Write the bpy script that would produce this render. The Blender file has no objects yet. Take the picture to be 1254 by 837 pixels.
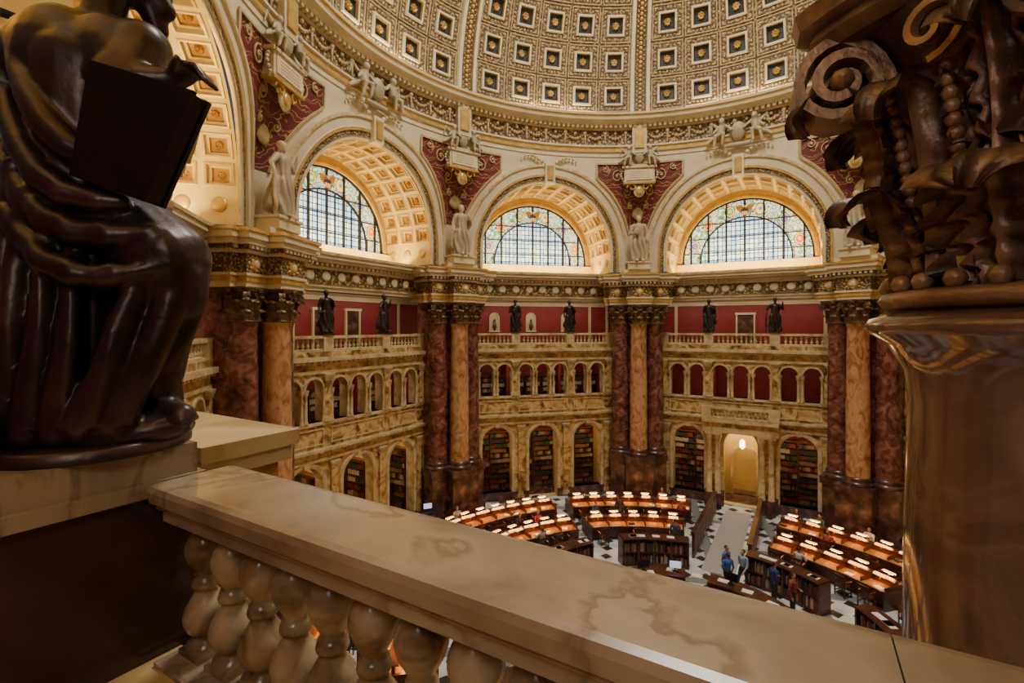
import bpy, bmesh, math, random
from math import pi, sin, cos, tan, atan2, sqrt, radians, floor
from mathutils import Vector, Matrix, noise
random.seed(7)
CX, CY = 6.08, 16.9
EYE = 11.4
BAY0 = 104.2
PIER0 = 81.7

# ---------------------------------------------------------------- mesh builder
class MB:
    def __init__(s):
        s.v=[]; s.f=[]; s.m=[]; s.s=[]
    def add(s,vs,fs,mi=0,smooth=False):
        o=len(s.v); s.v.extend([tuple(v) for v in vs])
        for f in fs:
            s.f.append(tuple(i+o for i in f)); s.m.append(mi); s.s.append(smooth)
    def box(s,x0,x1,y0,y1,z0,z1,mi=0):
        vs=[(x0,y0,z0),(x1,y0,z0),(x1,y1,z0),(x0,y1,z0),(x0,y0,z1),(x1,y0,z1),(x1,y1,z1),(x0,y1,z1)]
        s.add(vs,[(0,3,2,1),(4,5,6,7),(0,1,5,4),(1,2,6,5),(2,3,7,6),(3,0,4,7)],mi)
    def obox(s,c,half,ang,mi=0):
        ca,sa=cos(ang),sin(ang); vs=[]
        for z in (-half[2],half[2]):
            for x,y in ((-half[0],-half[1]),(half[0],-half[1]),(half[0],half[1]),(-half[0],half[1])):
                vs.append((c[0]+x*ca-y*sa,c[1]+x*sa+y*ca,c[2]+z))
        s.add(vs,[(0,3,2,1),(4,5,6,7),(0,1,5,4),(1,2,6,5),(2,3,7,6),(3,0,4,7)],mi)
    def lathe(s,prof,n=24,cx=0,cy=0,mi=0,smooth=True,mis=None,z0=0):
        m=n
        o=len(s.v)
        for (r,z) in prof:
            for k in range(m):
                a=2*pi*k/n
                s.v.append((cx+r*cos(a),cy+r*sin(a),z+z0))
        for i in range(len(prof)-1):
            for k in range(n):
                k2=(k+1)%m
                s.f.append((o+i*m+k,o+i*m+k2,o+(i+1)*m+k2,o+(i+1)*m+k))
                s.m.append(mis[i] if mis else mi); s.s.append(smooth)
    def grid(s,fn,nu,nv,mi=0,smooth=True):
        vs=[fn(i/nu,j/nv) for i in range(nu+1) for j in range(nv+1)]
        fs=[(i*(nv+1)+j,(i+1)*(nv+1)+j,(i+1)*(nv+1)+j+1,i*(nv+1)+j+1) for i in range(nu) for j in range(nv)]
        s.add(vs,fs,mi,smooth)
    def arc(s,r0,r1,z0,z1,a0,a1,mi=0,n=None):
        a0,a1=radians(a0),radians(a1)
        if n is None: n=max(1,int(abs(a1-a0)/radians(3)))
        vs=[]
        for k in range(n+1):
            a=a0+(a1-a0)*k/n
            for r,z in ((r0,z0),(r1,z0),(r1,z1),(r0,z1)):
                vs.append((r*cos(a),r*sin(a),z))
        fs=[]
        for k in range(n):
            for q in range(4):
                q2=(q+1)%4
                fs.append((k*4+q,k*4+q2,(k+1)*4+q2,(k+1)*4+q))
        fs.append((0,3,2,1)); fs.append((n*4,n*4+1,n*4+2,n*4+3))
        s.add(vs,fs,mi)
    def sphere(s,c,r,mi=0,nu=10,nv=6,sc=(1,1,1)):
        vs=[(c[0],c[1],c[2]-r*sc[2])]
        for j in range(1,nv):
            t=-pi/2+pi*j/nv
            for i in range(nu):
                a=2*pi*i/nu
                vs.append((c[0]+r*sc[0]*cos(t)*cos(a),c[1]+r*sc[1]*cos(t)*sin(a),c[2]+r*sc[2]*sin(t)))
        vs.append((c[0],c[1],c[2]+r*sc[2]))
        fs=[]
        for i in range(nu):
            fs.append((0,1+(i+1)%nu,1+i))
            for j in range(nv-2):
                b=1+j*nu
                fs.append((b+i,b+(i+1)%nu,b+nu+(i+1)%nu,b+nu+i))
            b=1+(nv-2)*nu
            fs.append((b+i,b+(i+1)%nu,len(vs)-1))
        s.add(vs,fs,mi,True)
    def capsule(s,a,b,ra,rb,mi=0,n=12,hm=4):
        a=Vector(a);b=Vector(b); d=b-a; L=d.length
        if L<1e-5: d=Vector((0,0,1)); L=0
        z=d.normalized(); x=z.orthogonal().normalized(); y=z.cross(x)
        prof=[]
        for k in range(hm+1):
            t=-pi/2+pi/2*k/hm
            prof.append((ra*cos(t),ra*sin(t)))
        for k in range(hm+1):
            t=pi/2*k/hm
            prof.append((rb*cos(t),L+rb*sin(t)))
        vs=[]
        for r,h in prof:
            for k in range(n):
                an=2*pi*k/n
                vs.append(a+z*h+x*(max(r,1e-4)*cos(an))+y*(max(r,1e-4)*sin(an)))
        fs=[(i*n+k,i*n+(k+1)%n,(i+1)*n+(k+1)%n,(i+1)*n+k) for i in range(len(prof)-1) for k in range(n)]
        fs.append(tuple(reversed(range(n)))); fs.append(tuple((len(prof)-1)*n+k for k in range(n)))
        s.add(vs,fs,mi,True)
    def sweep(s,path,w,th,side,mi=0,taper=None):
        side=Vector(side).normalized(); n=len(path); vs=[]
        for i in range(n):
            p=Vector(path[i]); t=(Vector(path[min(i+1,n-1)])-Vector(path[max(i-1,0)])).normalized()
            nn=t.cross(side).normalized(); k=taper(i/(n-1)) if taper else 1
            for a,b in ((-1,-.6),(0,-1.2),(1,-.6),(1,1),(0,.5),(-1,1)):
                vs.append(p+side*(a*w/2*k)+nn*(b*th/2))
        fs=[(i*6+q,i*6+(q+1)%6,(i+1)*6+(q+1)%6,(i+1)*6+q) for i in range(n-1) for q in range(6)]
        fs.append((5,4,3,2,1,0)); fs.append(tuple((n-1)*6+q for q in range(6)))
        s.add(vs,fs,mi,False)
    def mesh(s,name,mats):
        me=bpy.data.meshes.new(name)
        me.from_pydata(s.v,[],s.f)
        for m in mats: me.materials.append(m)
        me.polygons.foreach_set('material_index',s.m)
        me.polygons.foreach_set('use_smooth',s.s)
        me.update()
        return me

def link(name,me,loc=(0,0,0),rz=0,parent=None,scale=None):
    ob=bpy.data.objects.new(name,me)
    bpy.context.scene.collection.objects.link(ob)
    ob.location=loc; ob.rotation_euler=(0,0,rz)
    if scale: ob.scale=(scale,)*3 if not hasattr(scale,'__len__') else scale
    if parent: ob.parent=parent
    return ob
def empty(name,loc=(0,0,0),rz=0,parent=None):
    e=link(name,None,loc,rz,parent); e.empty_display_size=.2; return e
def ringrot(deg): return radians(deg-90)
def place(name,me,deg,parent=None): return link(name,me,(CX,CY,0),ringrot(deg),parent)

# ---------------------------------------------------------------- materials
def mat(name,cols,scale=1.0,kind='noise',rough=.5,metal=0,bump=0,bscale=None,detail=6,dist=0,stretch=(1,1,1),coat=0,bkind='noise',bdist=.08,shade_wear=None):
    m=bpy.data.materials.new(name); m.use_nodes=True; nt=m.node_tree; N=nt.nodes; L=nt.links
    b=N['Principled BSDF']; b.inputs['Roughness'].default_value=rough; b.inputs['Metallic'].default_value=metal
    if coat: b.inputs['Coat Weight'].default_value=coat; b.inputs['Coat Roughness'].default_value=.08
    tc=N.new('ShaderNodeTexCoord'); mp=N.new('ShaderNodeMapping'); mp.inputs['Scale'].default_value=stretch
    L.new(tc.outputs['Object'],mp.inputs['Vector'])
    def tex(kind,sc):
        if kind=='noise':
            t=N.new('ShaderNodeTexNoise'); t.inputs['Scale'].default_value=sc; t.inputs['Detail'].default_value=detail
            t.inputs['Distortion'].default_value=dist; o=t.outputs['Fac']
        elif kind=='voronoi':
            t=N.new('ShaderNodeTexVoronoi'); t.inputs['Scale'].default_value=sc; o=t.outputs['Distance']
        elif kind=='wave':
            t=N.new('ShaderNodeTexWave'); t.wave_type='RINGS'; t.rings_direction='SPHERICAL'; t.inputs['Scale'].default_value=sc; t.inputs['Distortion'].default_value=dist or 8
            t.inputs['Detail'].default_value=2; t.inputs['Detail Scale'].default_value=1.5; o=t.outputs['Fac']
        L.new(mp.outputs['Vector'],t.inputs['Vector']); return o
    colout=None
    if len(cols)==1:
        b.inputs['Base Color'].default_value=(*cols[0][1],1)
    else:
        r=N.new('ShaderNodeValToRGB'); e=r.color_ramp.elements
        e[0].position=cols[0][0]; e[0].color=(*cols[0][1],1); e[1].position=cols[-1][0]; e[1].color=(*cols[-1][1],1)
        for p,c in cols[1:-1]:
            q=e.new(p); q.color=(*c,1)
        L.new(tex(kind,scale),r.inputs['Fac']); L.new(r.outputs['Color'],b.inputs['Base Color']); colout=r.outputs['Color']
    if shade_wear and colout:  # crease shade painted into the colour by pointiness, worn edges lightened
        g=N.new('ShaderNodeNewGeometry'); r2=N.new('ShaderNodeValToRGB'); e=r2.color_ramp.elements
        e[0].position=.44; e[0].color=(.35,.35,.35,1); e[1].position=.58; e[1].color=(shade_wear,shade_wear,shade_wear,1)
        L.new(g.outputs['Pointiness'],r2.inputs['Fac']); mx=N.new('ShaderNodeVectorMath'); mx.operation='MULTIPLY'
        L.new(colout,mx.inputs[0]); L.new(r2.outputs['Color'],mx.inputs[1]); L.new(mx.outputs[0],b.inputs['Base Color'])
    if bump:
        bp=N.new('ShaderNodeBump'); bp.inputs['Strength'].default_value=bump; bp.inputs['Distance'].default_value=bdist
        L.new(tex(bkind,bscale or scale),bp.inputs['Height']); L.new(bp.outputs['Normal'],b.inputs['Normal'])
    return m
def emis(name,col,st):
    m=bpy.data.materials.new(name); m.use_nodes=True; b=m.node_tree.nodes['Principled BSDF']
    b.inputs['Base Color'].default_value=(*col,1); b.inputs['Emission Color'].default_value=(*col,1); b.inputs['Emission Strength'].default_value=st
    return m

M_sienna=mat('sienna_marble',[(.30,(.08,.036,.012)),(.41,(.30,.17,.05)),(.52,(.53,.37,.135)),(.62,(.68,.53,.25)),(.74,(.26,.10,.035))],1.3,rough=.3,detail=9,dist=1.8)
M_siennal=mat('pale_marble_trim',[(.3,(.34,.24,.105)),(.5,(.56,.45,.24)),(.7,(.70,.60,.37))],1.6,rough=.35,dist=1)
M_red=mat('dark_red_marble',[(.3,(.045,.014,.012)),(.45,(.13,.045,.035)),(.55,(.20,.075,.055)),(.7,(.34,.16,.12))],2.2,rough=.22,detail=10,dist=1)
M_brown=mat('chocolate_marble',[(.3,(.03,.014,.013)),(.55,(.09,.042,.035)),(.72,(.2,.10,.08))],2.5,rough=.25,detail=10)
M_tan=mat('tan_marble_shaft',[(.3,(.26,.11,.05)),(.45,(.45,.24,.11)),(.6,(.60,.38,.19)),(.75,(.34,.15,.07))],2.0,rough=.22,detail=9,dist=1.6,stretch=(1,1,.6))
M_cream=mat('cream_stucco',[(.3,(.53,.45,.28)),(.7,(.68,.59,.41))],.8,rough=.6)
M_white=mat('aged_plaster',[(.3,(.36,.29,.17)),(.7,(.54,.45,.29))],2,rough=.55,shade_wear=1.2)
M_gold=mat('gilded_relief',[(.05,(.62,.49,.26)),(.25,(.44,.31,.115)),(.5,(.10,.06,.02))],5.5,'voronoi',rough=.45,bump=.9,bkind='voronoi')
M_goldf=mat('fine_gilded_relief',[(.05,(.62,.5,.27)),(.3,(.36,.245,.09)),(.55,(.10,.06,.022))],10,'voronoi',rough=.45,bump=.9,bkind='voronoi')
M_domebg=mat('dome_tan_relief',[(.0,(.44,.33,.16)),(.2,(.30,.205,.085)),(.5,(.10,.065,.028))],5.5,'voronoi',rough=.6,bump=.8,bkind='voronoi')
M_domeor=mat('dome_tan_ornament',[(.3,(.36,.26,.115)),(.7,(.52,.40,.20))],6,rough=.5)
M_pgold=mat('plain_gold',[(.3,(.44,.26,.06)),(.7,(.64,.43,.13))],3,rough=.35,metal=.35)
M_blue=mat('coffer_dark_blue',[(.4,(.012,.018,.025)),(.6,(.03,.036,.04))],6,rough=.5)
M_redwall=mat('crimson_wall',[(.3,(.20,.013,.02)),(.7,(.26,.026,.032))],1.5,rough=.6)
M_pend=mat('crimson_arabesque',[(.0,(.12,.010,.012)),(.62,(.13,.014,.015)),(.68,(.34,.21,.07)),(.80,(.42,.29,.11)),(.86,(.12,.012,.014)),(1,(.12,.010,.012))],.8,'wave',rough=.55,dist=9)
M_bronze=mat('dark_bronze',[(.35,(.026,.019,.018)),(.6,(.055,.039,.035)),(.8,(.10,.07,.06))],3,rough=.36,metal=.6,bump=.12,bscale=25,shade_wear=1.6,bdist=.02)
M_capb=mat('bronze_capital',[(.3,(.085,.048,.028)),(.6,(.19,.115,.068)),(.8,(.30,.195,.115))],5,rough=.4,metal=.35,bump=.3,bscale=30,shade_wear=1.7,bdist=.02)
M_capg=mat('gilt_capital',[(.3,(.07,.042,.02)),(.6,(.20,.13,.06)),(.8,(.32,.22,.11))],5,rough=.45,metal=.4)
M_rail=mat('polished_tan_marble',[(.25,(.16,.11,.07)),(.40,(.27,.205,.135)),(.50,(.33,.26,.175)),(.545,(.22,.16,.10)),(.57,(.34,.27,.185)),(.75,(.41,.34,.245))],1.7,rough=.24,detail=15,dist=.5,stretch=(1,1.3,1))
M_bal=mat('baluster_marble',[(.3,(.12,.075,.035)),(.45,(.27,.19,.10)),(.55,(.38,.29,.165)),(.7,(.48,.39,.25))],5,rough=.22,detail=14,dist=.7)
M_shaft=mat('rose_marble_shaft',[(.3,(.085,.045,.033)),(.45,(.15,.088,.063)),(.55,(.21,.13,.095)),(.6,(.14,.08,.057)),(.72,(.24,.155,.115))],2.0,rough=.12,detail=15,dist=.6,coat=.6)
M_wood=mat('mahogany',[(.35,(.045,.013,.007)),(.65,(.11,.034,.016))],2,rough=.35,stretch=(1,1,6),coat=.2)
M_desk=mat('desk_oak',[(.35,(.30,.13,.035)),(.65,(.45,.22,.065))],2.5,rough=.4,stretch=(3,1,1),coat=.1)
M_dark=mat('black_iron',[(0,(.012,.012,.014))],rough=.5)
M_grey=mat('grey_runner',[(.4,(.36,.36,.34)),(.6,(.44,.44,.42))],20,rough=.9)
M_lamp=emis('lamp_glow',(1,.48,.11),70)
M_brass=mat('brass_shade',[(0,(.6,.38,.12))],rough=.35,metal=.7)
M_shade=emis('amber_shade',(1,.50,.12),3.0)
M_paper=mat('paper',[(0,(.85,.83,.78))],rough=.8)
M_bkr=mat('book_red',[(0,(.20,.03,.025))],rough=.6)
M_bkg=mat('book_green',[(0,(.04,.085,.05))],rough=.6)
M_bkb=mat('book_tan',[(0,(.28,.18,.08))],rough=.6)
M_bkk=mat('book_black',[(0,(.035,.035,.05))],rough=.6)
M_bkw=mat('book_white',[(0,(.45,.40,.33))],rough=.6)
M_alc=mat('alcove_plaster',[(.3,(.46,.32,.11)),(.7,(.58,.42,.17))],1,rough=.7)
M_screen=emis('screen_glow',(.6,.75,1),.8)
M_yel=mat('ochre_vault',[(.3,(.60,.44,.15)),(.7,(.73,.57,.25))],2,rough=.5)
M_redc=mat('coffer_ground',[(.3,(.34,.16,.04)),(.7,(.50,.28,.085))],3,rough=.6)
M_seal_r=emis('seal_glass_red',(.7,.10,.06),1.2); M_seal_b=emis('seal_glass_blue',(.08,.2,.75),1.2); M_seal_y=emis('seal_glass_amber',(.9,.6,.12),1.3); M_seal_g=emis('seal_glass_green',(.08,.4,.15),1.1)
BOOKS=[M_bkr,M_bkg,M_bkb,M_bkk,M_bkw]

def floor_mat():
    m=bpy.data.materials.new('tile_floor'); m.use_nodes=True; nt=m.node_tree; N=nt.nodes; L=nt.links
    b=N['Principled BSDF']; b.inputs['Roughness'].default_value=.3
    tc=N.new('ShaderNodeTexCoord'); mp=N.new('ShaderNodeMapping'); mp.inputs['Rotation'].default_value=(0,0,radians(14.2))
    L.new(tc.outputs['Object'],mp.inputs['Vector']); sx=N.new('ShaderNodeSeparateXYZ'); L.new(mp.outputs['Vector'],sx.inputs[0])
    def mth(op,a,bv=None):
        n=N.new('ShaderNodeMath'); n.operation=op
        if isinstance(a,(int,float)): n.inputs[0].default_value=a
        else: L.new(a,n.inputs[0])
        if bv is not None:
            if isinstance(bv,(int,float)): n.inputs[1].default_value=bv
            else: L.new(bv,n.inputs[1])
        return n.outputs[0]
    def d(o,s):
        return mth('ABSOLUTE',mth('SUBTRACT',mth('FRACT',mth('MULTIPLY',o,s)),.5))
    ax,ay=d(sx.outputs[0],1.1),d(sx.outputs[1],1.1)
    dot=mth('LESS_THAN',mth('ADD',ax,ay),.34)
    ax2,ay2=d(sx.outputs[0],.275),d(sx.outputs[1],.275)
    big=mth('LESS_THAN',mth('MINIMUM',ax2,ay2),.07)
    nz=N.new('ShaderNodeTexNoise'); nz.inputs['Scale'].default_value=1.5; nz.inputs['Detail'].default_value=8
    L.new(tc.outputs['Object'],nz.inputs['Vector'])
    r=N.new('ShaderNodeValToRGB'); e=r.color_ramp.elements; e[0].position=.35;e[0].color=(.52,.58,.60,1); e[1].position=.65;e[1].color=(.80,.83,.82,1)
    L.new(nz.outputs['Fac'],r.inputs[0])
    m1=N.new('ShaderNodeMix'); m1.data_type='RGBA'; L.new(big,m1.inputs[0]); L.new(r.outputs[0],m1.inputs[6]); m1.inputs[7].default_value=(.22,.26,.27,1)
    m2=N.new('ShaderNodeMix'); m2.data_type='RGBA'; L.new(dot,m2.inputs[0]); L.new(m1.outputs[2],m2.inputs[6]); m2.inputs[7].default_value=(.04,.035,.03,1)
    L.new(m2.outputs[2],b.inputs['Base Color']); return m
M_floor=floor_mat()

def glass_mat():
    m=bpy.data.materials.new('stained_glass'); m.use_nodes=True; nt=m.node_tree; N=nt.nodes; L=nt.links
    b=N['Principled BSDF']; b.inputs['Roughness'].default_value=.3
    tc=N.new('ShaderNodeTexCoord'); sx=N.new('ShaderNodeSeparateXYZ'); L.new(tc.outputs['Object'],sx.inputs[0])
    cb=N.new('ShaderNodeCombineXYZ'); L.new(sx.outputs[0],cb.inputs[0]); L.new(sx.outputs[2],cb.inputs[1])
    br=N.new('ShaderNodeTexBrick'); br.offset=0; br.inputs['Scale'].default_value=1; br.inputs['Brick Width'].default_value=.28; br.inputs['Row Height'].default_value=.32
    br.inputs['Mortar Size'].default_value=.024; br.inputs['Color1'].default_value=(.30,.55,.85,1); br.inputs['Color2'].default_value=(.74,.86,.92,1); br.inputs['Mortar'].default_value=(.005,.01,.01,1)
    L.new(cb.outputs[0],br.inputs['Vector'])
    ln=N.new('ShaderNodeVectorMath'); ln.operation='DISTANCE'; L.new(cb.outputs[0],ln.inputs[0]); ln.inputs[1].default_value=(0,16.0,0)
    vo=N.new('ShaderNodeTexVoronoi'); vo.inputs['Scale'].default_value=2.0; L.new(cb.outputs[0],vo.inputs['Vector'])
    wv=N.new('ShaderNodeMath'); wv.operation='MULTIPLY'; L.new(vo.outputs['Distance'],wv.inputs[0]); wv.inputs[1].default_value=2.2
    fr=N.new('ShaderNodeMath'); fr.operation='FRACT'; L.new(wv.outputs[0],fr.inputs[0])
    r=N.new('ShaderNodeValToRGB'); e=r.color_ramp.elements; e[0].position=.0;e[0].color=(.8,.6,.15,1); e[1].position=1;e[1].color=(.02,.03,.02,1)
    for p,c in ((.14,(.6,.2,.08,1)),(.2,(.01,.02,.01,1)),(.26,(.6,.8,.9,1)),(.42,(.6,.8,.9,1)),(.46,(.01,.02,.01,1)),(.52,(.06,.2,.08,1)),(.66,(.3,.36,.1,1)),(.72,(.01,.02,.01,1)),(.78,(.5,.72,.85,1)),(.94,(.6,.8,.88,1))):
        q=e.new(p); q.color=c
    L.new(fr.outputs[0],r.inputs[0])
    gt=N.new('ShaderNodeMath'); gt.operation='GREATER_THAN'; L.new(ln.outputs['Value'],gt.inputs[0]); gt.inputs[1].default_value=2.75
    mx=N.new('ShaderNodeMix'); mx.data_type='RGBA'; L.new(gt.outputs[0],mx.inputs[0]); L.new(br.outputs['Color'],mx.inputs[6]); L.new(r.outputs[0],mx.inputs[7])
    L.new(mx.outputs[2],b.inputs['Base Color']); L.new(mx.outputs[2],b.inputs['Emission Color']); b.inputs['Emission Strength'].default_value=1.8
    return m
M_glass=glass_mat()

# ---------------------------------------------------------------- architectural helpers
AP=15.2; HS=AP*tan(radians(22.5)); ZT=22.6
def warp(x,y,z):
    off=y-AP; a=atan2(x,AP); ro=AP/cos(a)
    t=min(1,max(0,(z-17.0)/(ZT-17.0))); t=t*t*(3-2*t)
    r=ro*(1-t)+15.25*t+off
    return (r*sin(a),r*cos(a),z)

def arch_wall(mb,x0,x1,z0,z1,yf,yb,holes,mi,mi_in,wf=None,nv=1,nu=1,ns=14):
    W=(lambda x,y,z: wf(x,y,z)) if wf else (lambda x,y,z:(x,y,z))
    def rect(xa,xb,za,zb,y,n,m):
        if xb-xa<1e-4: return
        mb.grid(lambda u,v:W(xa+(xb-xa)*u,y,za+(zb-za)*v),n,m,mi,False)
    ys=[yf] if yb is None else [yf,yb]
    for y in ys:
        cur=x0
        for cx,r,zb,zs in sorted(holes):
            rect(cur,cx-r,z0,z1,y,nu,nv)
            for k in range(ns):
                ta,tb=pi*k/ns,pi*(k+1)/ns
                xa,xb=cx-r*cos(ta),cx-r*cos(tb); za,zz=zs+r*sin(ta),zs+r*sin(tb)
                mb.grid(lambda u,v:W(xa+(xb-xa)*u,y,(za+(zz-za)*u)*(1-v)+z1*v),1,nv,mi,False)
                if zb>z0+1e-4:
                    mb.add([W(xa,y,z0),W(xb,y,z0),W(xb,y,zb),W(xa,y,zb)],[(0,1,2,3)],mi)
            cur=cx+r
        rect(cur,x1,z0,z1,y,nu,nv)
    if yb is not None:
        for cx,r,zb,zs in holes:
            pts=[(cx-r,zb)]+[(cx-r*cos(pi*k/ns),zs+r*sin(pi*k/ns)) for k in range(ns+1)]+[(cx+r,zb)]
            vs=[];fs=[]
            for p in pts: vs+=[(p[0],yf,p[1]),(p[0],yb,p[1])]
            for k in range(len(pts)-1): fs.append((2*k,2*k+1,2*k+3,2*k+2))
            fs.append((0,1,2*len(pts)-1,2*len(pts)-2))
            mb.add(vs,fs,mi_in)

def arc_sweep(mb,cx,zs,prof,zb,ns,mis,wf=None):
    W=(lambda x,y,z: wf(x,y,z)) if wf else (lambda x,y,z:(x,y,z))
    rows=[]
    for (r,y) in prof:
        row=[W(cx-r,y,zb)]+[W(cx-r*cos(pi*k/ns),y,zs+r*sin(pi*k/ns)) for k in range(ns+1)]+[W(cx+r,y,zb)]
        rows.append(row)
    for i in range(len(rows)-1):
        n=len(rows[i]); vs=rows[i]+rows[i+1]
        mb.add(vs,[(k,k+1,n+k+1,n+k) for k in range(n-1)],mis[i])

def nest(mb,f,levels,fill):
    def sq(h,off):
        return [f(a*h,b*h,off) for a,b in ((-1,-1),(0,-1),(1,-1),(1,0),(1,1),(0,1),(-1,1),(-1,0))]
    prev=None
    for h,off,m in levels:
        cur=sq(h,off)
        if prev is not None:
            mb.add(prev[0]+cur,[(k,(k+1)%8,8+(k+1)%8,8+k) for k in range(8)],prev[1])
        prev=(cur,m)
    mb.add(prev[0],[tuple(range(8))],fill)
def rosette(mb,f,r,off,mi,rise):
    n=16
    def rr(k): return r*(1 if k%2==0 else .78)
    vs=[f(rr(k)*cos(2*pi*k/n),rr(k)*sin(2*pi*k/n),off) for k in range(n)]+[f(rr(k)*.75*cos(2*pi*k/n),rr(k)*.75*sin(2*pi*k/n),off-rise) for k in range(n)]+[f(r*.3*cos(2*pi*k/n),r*.3*sin(2*pi*k/n),off-rise*.4) for k in range(n)]+[f(0,0,off-rise*1.2)]
    fs=[(k,(k+1)%n,n+(k+1)%n,n+k) for k in range(n)]+[(n+k,n+(k+1)%n,2*n+(k+1)%n,2*n+k) for k in range(n)]+[(2*n+k,2*n+(k+1)%n,3*n) for k in range(n)]
    mb.add(vs,fs,mi)

BALH=[(.86,0),(.86,.055),(.52,.075),(.46,.095),(.62,.12),(.86,.165),(1,.225),(1,.27),(.88,.33),(.66,.385),(.5,.43),(.44,.455),(.60,.465),(.64,.485)]
BALP=BALH+[(r,1-z) for r,z in reversed(BALH)]
BALP=[(r*(.93 if z>.5 and z<.93 else 1),z) for r,z in BALP]
def baluster(mb,x,y,z0,z1,r,mi,n=8):
    mb.lathe([(p*r,z0+(z1-z0)*q) for p,q in BALP[::2]],n,x,y,mi)
def balustrade(mb,x0,x1,y,z0,z1,mi,mib,posts,sp=.3,n=8,w=.16):
    mb.box(x0,x1,y-w,y+w,z0,z0+.12,mi); mb.box(x0,x1,y-w*1.15,y+w*1.15,z1-.13,z1-.04,mi); mb.box(x0,x1,y-w*.95,y+w*.95,z1-.04,z1,mi)
    for p in posts: mb.box(p-.28,p+.28,y-w*1.3,y+w*1.3,z0,z1+.03,mi)
    k=x0+sp/2
    while k<x1:
        if all(abs(k-p)>.36 for p in posts): baluster(mb,k,y,z0+.12,z1-.13,.085,mib,n)
        k+=sp

# ---------------------------------------------------------------- Corinthian capital
def build_capital(mb,mi=0,nl=10,nw=8,H=1.27):
    mb.lathe([(.56,0),(.63,.015),(.65,.045),(.63,.075),(.54,.09),(.5,.12),(.49,.6),(.54,.85),(.68,1.08),(.7,1.1)],32,mi=mi)
    for k in range(30):
        a=2*pi*k/30; mb.sphere((.61*cos(a),.61*sin(a),.105),.036,mi,6,4)
    def leaf(th,z0,Hh,W,curl,rb):
        def f(u,v):
            uu=u*2-1
            if v<.70:
                t=v/.70; r=rb+.07*t*t; z=z0+Hh*t
            else:
                t=(v-.70)/.30*pi*1.15; r=rb+.07+curl*(1-cos(t)); z=z0+Hh+curl*sin(t)
            ph=v*5.5
            lob=1-.34*abs(sin(ph*pi))**1.5
            w=W*(.75+.35*sin(pi*min(v*1.15,1)))*lob
            if v>.84: w*=sqrt(max(.02,1-((v-.84)/.165)**2))
            a=th+uu*w/r
            ridge=.055*max(0,1-abs(uu)*2.8)+.03*cos(uu*4*pi)*(1-.5*v)
            flare=.05*uu*uu*abs(cos(ph*pi))
            rr=r+ridge+flare
            return (rr*cos(a),rr*sin(a),z-.06*uu*uu*(1-abs(sin(ph*pi))))
        mb.grid(f,nw,nl*3,mi,True)
    for k in range(8):
        leaf(2*pi*k/8,.09,.31,.235,.085,.54)
        leaf(2*pi*(k+.5)/8,.12,.62,.215,.10,.53)
        leaf(2*pi*k/8,.5,.40,.13,.075,.57)
    for k in range(16):
        a=2*pi*(k+.5)/16
        for j in range(11):
            mb.sphere(((.585+.008*j)*cos(a),(.585+.008*j)*sin(a),.42+.045*j),.027,mi,6,4)
    for k in range(4):
        a=pi/4+k*pi/2; ca,sa=cos(a),sin(a)
        path=[]; rc,zc=.80,.95
        for t in range(8):
            q=t/8; path.append((.60+q*q*(rc-.60),.60+(zc+.145-.60)*sin(q*pi/2)))
        for t in range(34):
            q=t/33; an=pi/2-q*2*pi*1.9; rr=.145*(1-q)**.8+.02
            path.append((rc+rr*cos(an),zc+rr*sin(an)))
        mb.sweep([(p*ca,p*sa,z) for p,z in path],.22,.05,(-sa,ca,0),mi)
        mb.capsule((rc*ca+sa*.11,rc*sa-ca*.11,zc),(rc*ca-sa*.11,rc*sa+ca*.11,zc),.045,.045,mi,8,2)
        leaf(a,.52,.30,.17,.12,.62)
        for sd in (-1,1):
            path=[]
            b=a+sd*pi/4
            cx_,cy_=.68*cos(b),.68*sin(b); tx,ty=-sin(b)*sd,cos(b)*sd
            for t in range(24):
                q=t/23; an=-pi/2+q*2*pi*1.3; rr=.10*(1-q)+.015
                lx=-.13+rr*cos(an); path.append((cx_-tx*(.02-lx),cy_-ty*(.02-lx),.96+rr*sin(an)))
            mb.sweep(path,.06,.03,(cos(b),sin(b),0),mi)
    pts=[]
    for k in range(4):
        a=pi/4+k*pi/2
        pts.append((.95,a-.07)); pts.append((.95,a+.07))
        for t in range(1,8):
            q=t/8; aa=a+.07+(pi/2-.14)*q; rad=.95-.24*sin(pi*q); pts.append((rad,aa))
    n=len(pts)
    lv=[(1.10,.9),(1.14,.96),(1.18,.94),(1.20,1.0),(H,1.02)]
    vs=[];fs=[]
    for z,sc in lv: vs+=[(r*sc*cos(a),r*sc*sin(a),z) for r,a in pts]
    for i in range(len(lv)-1): fs+=[(i*n+k,i*n+(k+1)%n,(i+1)*n+(k+1)%n,(i+1)*n+k) for k in range(n)]
    fs.append(tuple(range(n))); fs.append(tuple((len(lv)-1)*n+k for k in range(n)))
    mb.add(vs,fs,mi)
    for k in range(4):
        a=k*pi/2
        for p in range(6):
            mb.sphere(((.75)*cos(a)-sin(a)*.08*cos(p*pi/3),(.75)*sin(a)+cos(a)*.08*cos(p*pi/3),1.17+.08*sin(p*pi/3)),.05,mi,6,4)
        mb.sphere((.78*cos(a),.78*sin(a),1.17),.05,mi,8,6)
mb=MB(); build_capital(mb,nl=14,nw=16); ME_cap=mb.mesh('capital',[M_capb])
mb=MB(); build_capital(mb,nl=4,nw=4); ME_capg=mb.mesh('capital_far',[M_capg])

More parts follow.
